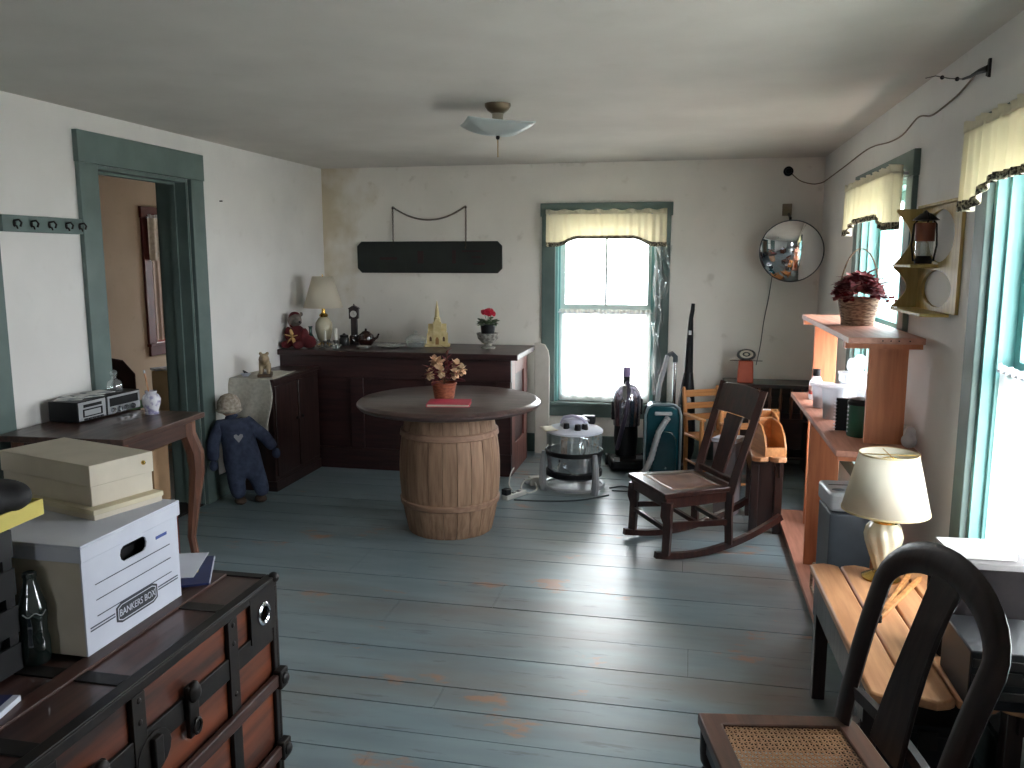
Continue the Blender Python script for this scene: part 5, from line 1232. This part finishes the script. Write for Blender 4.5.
part('base', B().box(-.13, .13, -.13, .09, 0, .035), BLACK, t, bev=.01)
hs = [Vector(p) for p in ((.03, -.1, .455), (.0, -.125, .42), (-.035, -.13, .36), (-.06, -.13, .27), (-.085, -.13, .17), (-.12, -.135, .09), (-.155, -.135, .05))]
GH = M('grey_hose', S(166, 170, 172), S(146, 150, 152), rough=.4)
fine = [hs[i].lerp(hs[i + 1], g / 6) for i in range(len(hs) - 1) for g in range(6)] + [hs[-1]]
part('hose', B().tube(fine, [.0195 if k % 2 else .0225 for k in range(len(fine))], 12), GH, t)
t = thing('chrome_wand', 'chrome vacuum wand with a bent grey hose end beside the plastic film', 'vacuum wand', (-.085, 6.20, 0))
part('tube', B().cyl((0, 0, .0), (.01, .02, .80), .014, n=14), CHROME, t)
part('elbow', B().tube([(.01, .02, .79), (.01, .02, .83), (-.015, .02, .855), (-.045, .02, .84)], .019, 10), GRY, t)
f2 = [Vector((-.045, .02, .84)).lerp(Vector((-.10, .0, .62)), g / 12) for g in range(13)] + [Vector((-.10, 0, .62)).lerp(Vector((-.12, -.02, .40)), g / 10) for g in range(1, 11)]
part('hose', B().tube(f2, [.017 if k % 2 else .0195 for k in range(len(f2))], 10), GH, t)
t = thing('stick_vacuum', 'tall black stick vacuum leaning by the child chairs', 'vacuum cleaner', (.02, 6.14, 0), R(10))
part('floor_head', B().box(-.11, .11, -.10, .03, 0, .05), BLACK, t, bev=.015)
part('body', B().tube([(0, 0, .05), (0, .01, .14), (0, .02, .30), (0, .03, .48), (.005, .035, .60), (.01, .04, .72)], [.03, .062, .068, .062, .05, .034], 14), BLACK, t)
part('handle', B().tube([(.01, .04, .72), (.014, .05, .95), (.02, .06, 1.12), (.03, .065, 1.18), (.032, .06, 1.225)], [.032, .026, .016, .015, .013], 10), BLACK, t)
part('badge', B().ell((.0, -.035, .52), (.022, .012, .035), 12, 8), SILVER, t)
part('switch', B().box(.002, .02, .025, .04, 1.0, 1.03), SILVER, t)

# ================================================================== halogen oven, board, cords
t = thing('halogen_oven', 'round glass halogen oven in a silver stand on the floor', 'oven', (-.72, 5.46, 0), R(-6))
part('bowl', B().lathe([(.08, .07), (.15, .085), (.178, .13), (.186, .24), (.188, .26), (.182, .26), (.176, .14), (.14, .09), (0, .08)], 36), SMOKE, t)
part('lower_band', B().lathe([(.178, .10), (.190, .105), (.192, .135), (.186, .14), (.176, .135)], 40, cap=False), BLACK, t)
part('middle_band', B().lathe([(.184, .245), (.198, .25), (.198, .272), (.19, .278), (.18, .275)], 40, cap=False), BLACK, t)
part('extender', B().lathe([(.188, .278), (.19, .40), (.186, .40), (.184, .278)], 36, cap=False), CLEAR, t)
part('rack', B().tube([(.15 * math.cos(a), .15 * math.sin(a), .15) for a in [2 * PI * k / 24 for k in range(24)]], .003, 5, closed=True).cyl((-.15, 0, .15), (.15, 0, .15), .002, n=5).cyl((-.1, -.1, .15), (.1, .1, .15), .002, n=5).cyl((-.1, .1, .15), (.1, -.1, .15), .002, n=5), CHROME, t)
part('reflector', B().lathe([(.0, .36), (.09, .34), (.11, .30), (.112, .30), (.092, .345), (0, .366)], 24), CHROME, t)
part('lid', B().lathe([(.192, .398), (.192, .41), (.17, .425), (.1, .438), (.09, .46), (0, .465)], 36), WHITE, t)
part('control_head', B().lathe([(.088, .455), (.086, .485), (.06, .498), (0, .5)], 24), M('lilac_white_plastic', S(206, 204, 220), rough=.35), t)
for x, y_ in ((-.03, -.10), (.05, -.12), (.09, -.08)): part('control_knob', B().cyl((x, y_, .43), (x, y_, .468), .022, .018, n=16), BLACK, t)
part('handle', B().tube([(-.085, -.03, .455), (-.06, -.05, .50), (0, -.06, .515), (.06, -.05, .50), (.085, -.03, .455)], .011, 8), M('lilac_handle', S(190, 186, 208), rough=.35), t)
for a in (205, 325, 85):
    ca, sa = math.cos(R(a)), math.sin(R(a))
    part('stand_leg', B().tube([(.20 * ca, .20 * sa, .0), (.215 * ca, .215 * sa, .06), (.215 * ca, .215 * sa, .18), (.205 * ca, .205 * sa, .27)], [.03, .026, .022, .016], 8), SILVER, t)
part('stand_ring', B().tube([(.2 * math.cos(a), .2 * math.sin(a), .03) for a in [2 * PI * k / 32 for k in range(32)]], .012, 6, closed=True), SILVER, t)
t = thing('appliance_manual', 'cream folded leaflet hanging over the halogen oven lid', 'booklet', (-.83, 5.40, .372), R(25))
part('pages', B().surf(lambda u, v: ((u - .5) * .2, (v - .5) * .15, .052 - .05 * max(0, u - .55) * 2 + .003 * math.sin(u * 6)), 10, 4), CREAM, t, thick=.006)
t = thing('square_case', 'small black square case behind the oven control head', 'case', (-.64, 5.585, .4305)); part('shell', B().box(-.045, .045, -.03, .03, 0, .055), BLACK, t, bev=.006); part('latch', B().box(-.01, .01, -.034, -.03, .02, .035), SILVER, t)
t = thing('ironing_board', 'white rounded ironing board standing between bar and back window', 'ironing board', (-1.10, 6.36, 0), R(4))
bo = [(-.055, .02), (.055, .02), (.06, .3), (.06, .78), (.05, .84), (.025, .885), (-.02, .90), (-.06, .90)]
part('board', B().prism(bo, .018, -.009, mat=TM(0, 0, 0) @ RX(R(90))), M('white_board_cover', S(206, 200, 190), S(192, 186, 174), rough=.85), t, bev=.006)
part('foot', B().box(-.05, .05, -.02, .02, 0, .02), SILVER, t)
CORDW = M('white_cord', S(200, 198, 190), rough=.5); CORDG = M('grey_cord', S(70, 78, 78), rough=.5)
t = thing('power_strip', 'white power strip with plugs on the floor by the bar', 'power strip', (-1.075, 5.17, 0), R(62))
part('housing', B().box(-.10, .10, -.026, .026, 0, .032), CORDW, t, bev=.006)
for k in range(3): part('socket', B().box(-.075 + k * .05, -.045 + k * .05, -.014, .014, .032, .0335), BLACK, t)
part('plug', B().box(-.105, -.055, -.022, .022, .0335, .075), BLACK, t, bev=.005)
t = thing('power_adapter', 'white adapter block with coiled cord beside the halogen oven', 'adapter', (-.99, 5.50, 0), R(30))
part('block', B().box(-.05, .05, -.03, .03, 0, .06), CORDW, t, bev=.006); part('plug', B().box(-.085, -.05, -.018, .018, .015, .05), SILVER, t, bev=.003)
def cord(label, pts, r_, mat, cat='cord', nm='extension_cord'):
    # Catmull-Rom through the points
    P_ = [Vector(p) for p in pts]; P_ = [P_[0]] + P_ + [P_[-1]]; q = []
    for i in range(1, len(P_) - 2):
        for g in range(8):
            s_ = g / 8; a, b, c, d = P_[i - 1:i + 3]
            q.append(.5 * ((2 * b) + (c - a) * s_ + (2 * a - 5 * b + 4 * c - d) * s_ ** 2 + (3 * b - a - 3 * c + d) * s_ ** 3))
    q.append(P_[-2]); return solo(nm, B().tube(q, r_, 6), mat, label, cat)
cord('white cord looping from the adapter to the power strip', [(-.985, 5.44, .03), (-.96, 5.36, .005), (-1.0, 5.27, .005), (-1.06, 5.32, .02), (-1.05, 5.40, .05), (-1.0, 5.42, .06)], .006, CORDW)
cord('grey cord lying in front of the halogen oven', [(-1.06, 5.09, .006), (-.9, 5.10, .005), (-.74, 5.13, .005), (-.6, 5.2, .005), (-.47, 5.33, .005)], .005, CORDG)
cord('white cord running from the bar end to the power strip', [(-1.17, 5.62, .08), (-1.165, 5.48, .07), (-1.15, 5.36, .03), (-1.11, 5.28, .014)], .005, CORDW)
cord('dark cord loop on the floor right of the halogen oven', [(-.48, 5.50, .005), (-.4, 5.56, .005), (-.32, 5.52, .005), (-.34, 5.45, .005), (-.46, 5.44, .005)], .005, CORDG)

# ================================================================== on the walls and ceiling
t = thing('ceiling_light', 'square frosted glass ceiling light with a pull chain', 'ceiling light', (-.91, 3.99, ZC))
part('canopy', B().lathe([(.062, 0), (.062, -.012), (.05, -.03), (.03, -.044), (0, -.046)], 24), M('tarnished_bronze', S(128, 112, 92), rough=.35, metal=.7), t)
part('socket', B().lathe([(.028, -.04), (.026, -.075), (0, -.078)], 16), M('ivory_socket', S(196, 186, 166), rough=.5), t)
def dish(u, v):
    x, y_ = (u - .5) * 2, (v - .5) * 2; rr = max(abs(x), abs(y_)); k = x * x * y_ * y_
    z = -.145 + .05 * rr ** 2 + .004 * k; p = RY(R(3)) @ RZ(R(22)) @ Vector((x * .158, y_ * .158, z)); return (p.x, p.y, p.z)
part('glass_dish', B().surf(dish, 20, 20), OPAL, t, thick=.005)
part('finial', B().lathe([(0, -.166), (.008, -.162), (.01, -.153), (.006, -.143)], 12).cyl((0, 0, -.145), (0, 0, -.075), .003, n=6), BLACKM, t)
part('pull_chain', chain([(0, 0, -.162), (0, 0, -.245)], .007, .0012), BRASS, t)
# convex mirror
MIR = M('mirror_silver', S(232, 234, 234), S(228, 230, 230), rough=.03, metal=1.)
t = thing('convex_mirror', 'round convex security mirror in the back right corner', 'mirror', (.705, 6.20, 1.60))
mm = RZ(R(-8)) @ RX(R(90 + 9)); rr = .216; bul = .058; Rs = (rr * rr + bul * bul) / (2 * bul)
prof = [(rr * k / 14, math.sqrt(Rs * Rs - (rr * k / 14) ** 2) - (Rs - bul)) for k in range(14, -1, -1)]
part('mirror_dome', B().lathe(prof, 56, mat=mm), MIR, t, sharp=80)
part('rim', B().lathe([(rr - .002, -.008), (rr + .003, -.006), (rr + .003, .003), (rr - .002, .004)], 56, mat=mm, cap=False).lathe([(0, -.010), (rr, -.010), (rr, -.006), (0, -.006)], 56, mat=mm), GRY, t)
part('arm', B().tube([(0, .02, 0), (.0, .16, .05), (.0, .16, .24), (0, .27, .27)], .010, 8), BLACKM, t)
part('wall_plate', B().box(-.045, .02, .27, .299, .26, .345), M('tan_plate', S(140, 124, 100), rough=.6), t, bev=.002)
solo('wall_disc', B().lathe([(0, 0), (.035, 0), (.035, .012), (.022, .02), (.02, .03), (0, .032)], 24, mat=RX(R(90))), BLACK, 'round black disc high on the back wall near the ceiling', 'wall fitting', (.69, YB, 2.178))
cord('brown wire sagging from the black disc along the right wall', [(.71, YB - .006, 2.165), (.775, YB - .006, 2.11), (.86, YB - .006, 2.085), (.915, YB - .006, 2.09), (XR - .008, YB - .012, 2.098), (XR - .006, YB - .1, 2.10), (XR - .006, 5.7, 2.12), (XR - .006, 5.1, 2.14), (XR - .006, 4.8, 2.135), (XR - .006, 4.45, 2.11), (XR - .006, 4.2, 2.11), (XR - .006, 3.95, 2.145), (XR - .006, 3.75, 2.12), (XR - .006, 3.58, 2.125), (XR - .006, 3.4, 2.14), (XR - .01, 3.2, 2.17)], .0035, M('brown_wire', S(110, 88, 70), rough=.6), 'wire', 'electric_wire')
cord('thin grey string hanging down the wall below the convex mirror', [(.61, YB - .006, 1.42), (.592, YB - .006, 1.26), (.565, YB - .006, 1.08), (.548, YB - .006, .9), (.523, YB - .006, .75)], .003, CORDG, 'string', 'hanging_string')
t = thing('wall_hook', 'black iron plant hook high on the right wall with a hanging wire', 'hook', (XR, 3.10, 2.165), R(-90))
part('plate', B().prism([(-.015, -.02), (.012, -.03), (.012, .03), (.0, .03)], .008, .0, mat=RX(R(90))), BLACKM, t)
part('arm', B().tube([(0, -.005, .0), (-.04, -.02, .0), (-.10, -.03, -.005), (-.16, -.035, -.0)], [.012, .008, .005, .004], 8), BLACKM, t)
part('hanging_wire', B().tube([(-.16, -.035, 0), (-.3, -.04, .03), (-.45, -.05, .07), (-.55, -.06, .082)], .002, 5).ell((-.22, -.037, .012), .008, 8, 6).ell((-.38, -.045, .05), .008, 8, 6), BLACKM, t)
# plywood wall rack with oval cut-outs
t = thing('wall_rack', 'plywood wall rack with round cut-outs and two ledges', 'wall shelf', (XR, 3.44, 1.35), R(-90))
# local: x = -Y (towards the camera), y negative = into the room
n = 32
def stacked(u0, u1, z0, z1, rx, ry): return rect_loop(n, u1 - u0, z1 - z0, (u0 + u1) / 2, (z0 + z1) / 2), circ(n, rx, ry, (u0 + u1) / 2, (z0 + z1) / 2, PI / 4)
for z0, z1, rx, ry in ((.0, .17, .195, .07), (.17, .40, .19, .10)):
    o_, i_ = stacked(-.30, .22, z0, z1, rx, ry); part('back_panel', B().ring(o_, i_, .012, .002, mat=RX(R(90))), RACKW, t)
# far side panel, its front edge scooped out twice
sc = [(0, 0), (.11, 0)]
for z0, z1, d in ((0.005, .16, .055), (.175, .39, .06)):
    sc += [(.11 - d * math.sin(PI * k / 12), z0 + (z1 - z0) * k / 12) for k in range(13)]
sc += [(.11, .40), (0, .40)]
part('side_panel', B().prism([(-y_, z) for y_, z in sc], .012, -.312, mat=Matrix(((0, 0, 1, 0), (1, 0, 0, 0), (0, 1, 0, 0), (0, 0, 0, 1)))), RACKW, t)
part('ledge', B().box(-.30, .16, -.115, -.014, -.012, .0), RACKW, t, bev=.002)
part('ledge', B().box(-.30, -.02, -.115, -.014, .165, .177), RACKW, t, bev=.002)
part('top_strip', B().box(-.31, .23, -.03, -.002, .40, .412), RACKW, t, bev=.002)
t = thing('candle_lantern', 'small brown metal lantern hanging on the plywood rack', 'lantern', (XR - .06, 3.50, 1.53))
part('glass', B().lathe([(.03, .03), (.032, .04), (.032, .13), (.028, .135)], 16, cap=False), CLEAR, t)
part('shade_band', B().lathe([(.034, .085), (.036, .085), (.036, .155), (.034, .155)], 16, cap=False), M('rust_enamel', S(132, 72, 48), S(110, 58, 40), rough=.5), t)
part('scroll_frame', B().lathe([(0, 0), (.03, 0), (.034, .012), (.026, .03), (0, .03)], 14).tube([(-.036, 0, .01), (-.045, 0, .07), (-.04, 0, .15), (0, 0, .20), (.04, 0, .15), (.045, 0, .07), (.036, 0, .01)], .004, 6).tube([(0, .03, .195), (0, 0, .2), (0, -.03, .19), (0, -.045, .17), (0, -.03, .155)], .004, 6).lathe([(0, .16), (.05, .165), (.02, .19), (0, .195)], 14), BLACKM, t)
part('candle', B().lathe([(0, .03), (.012, .03), (.012, .08), (0, .082)], 12), CREAM, t)
# small nail on the left wall
solo('wall_nail', B().cyl((0, 0, 0), (.02, 0, 0), .004, n=8), BLACKM, 'nail in the left wall beside the doorway', 'nail', (LX(4.95), 4.95, 1.915))

t = thing('added_dark_box', 'black box added to darken the space under the pine slat table', 'chest', (.685, 2.58, 0))  # made-up box, added so the space below the table turns dark
part('body', B().box(-.13, .13, -.25, .25, 0, .24), BLACK, t, bev=.006); part('lid', B().box(-.135, .135, -.255, .255, .24, .27), BLACK, t, bev=.006); part('latch', B().box(-.02, .03, -.262, -.255, .2, .255), BLACKM, t)
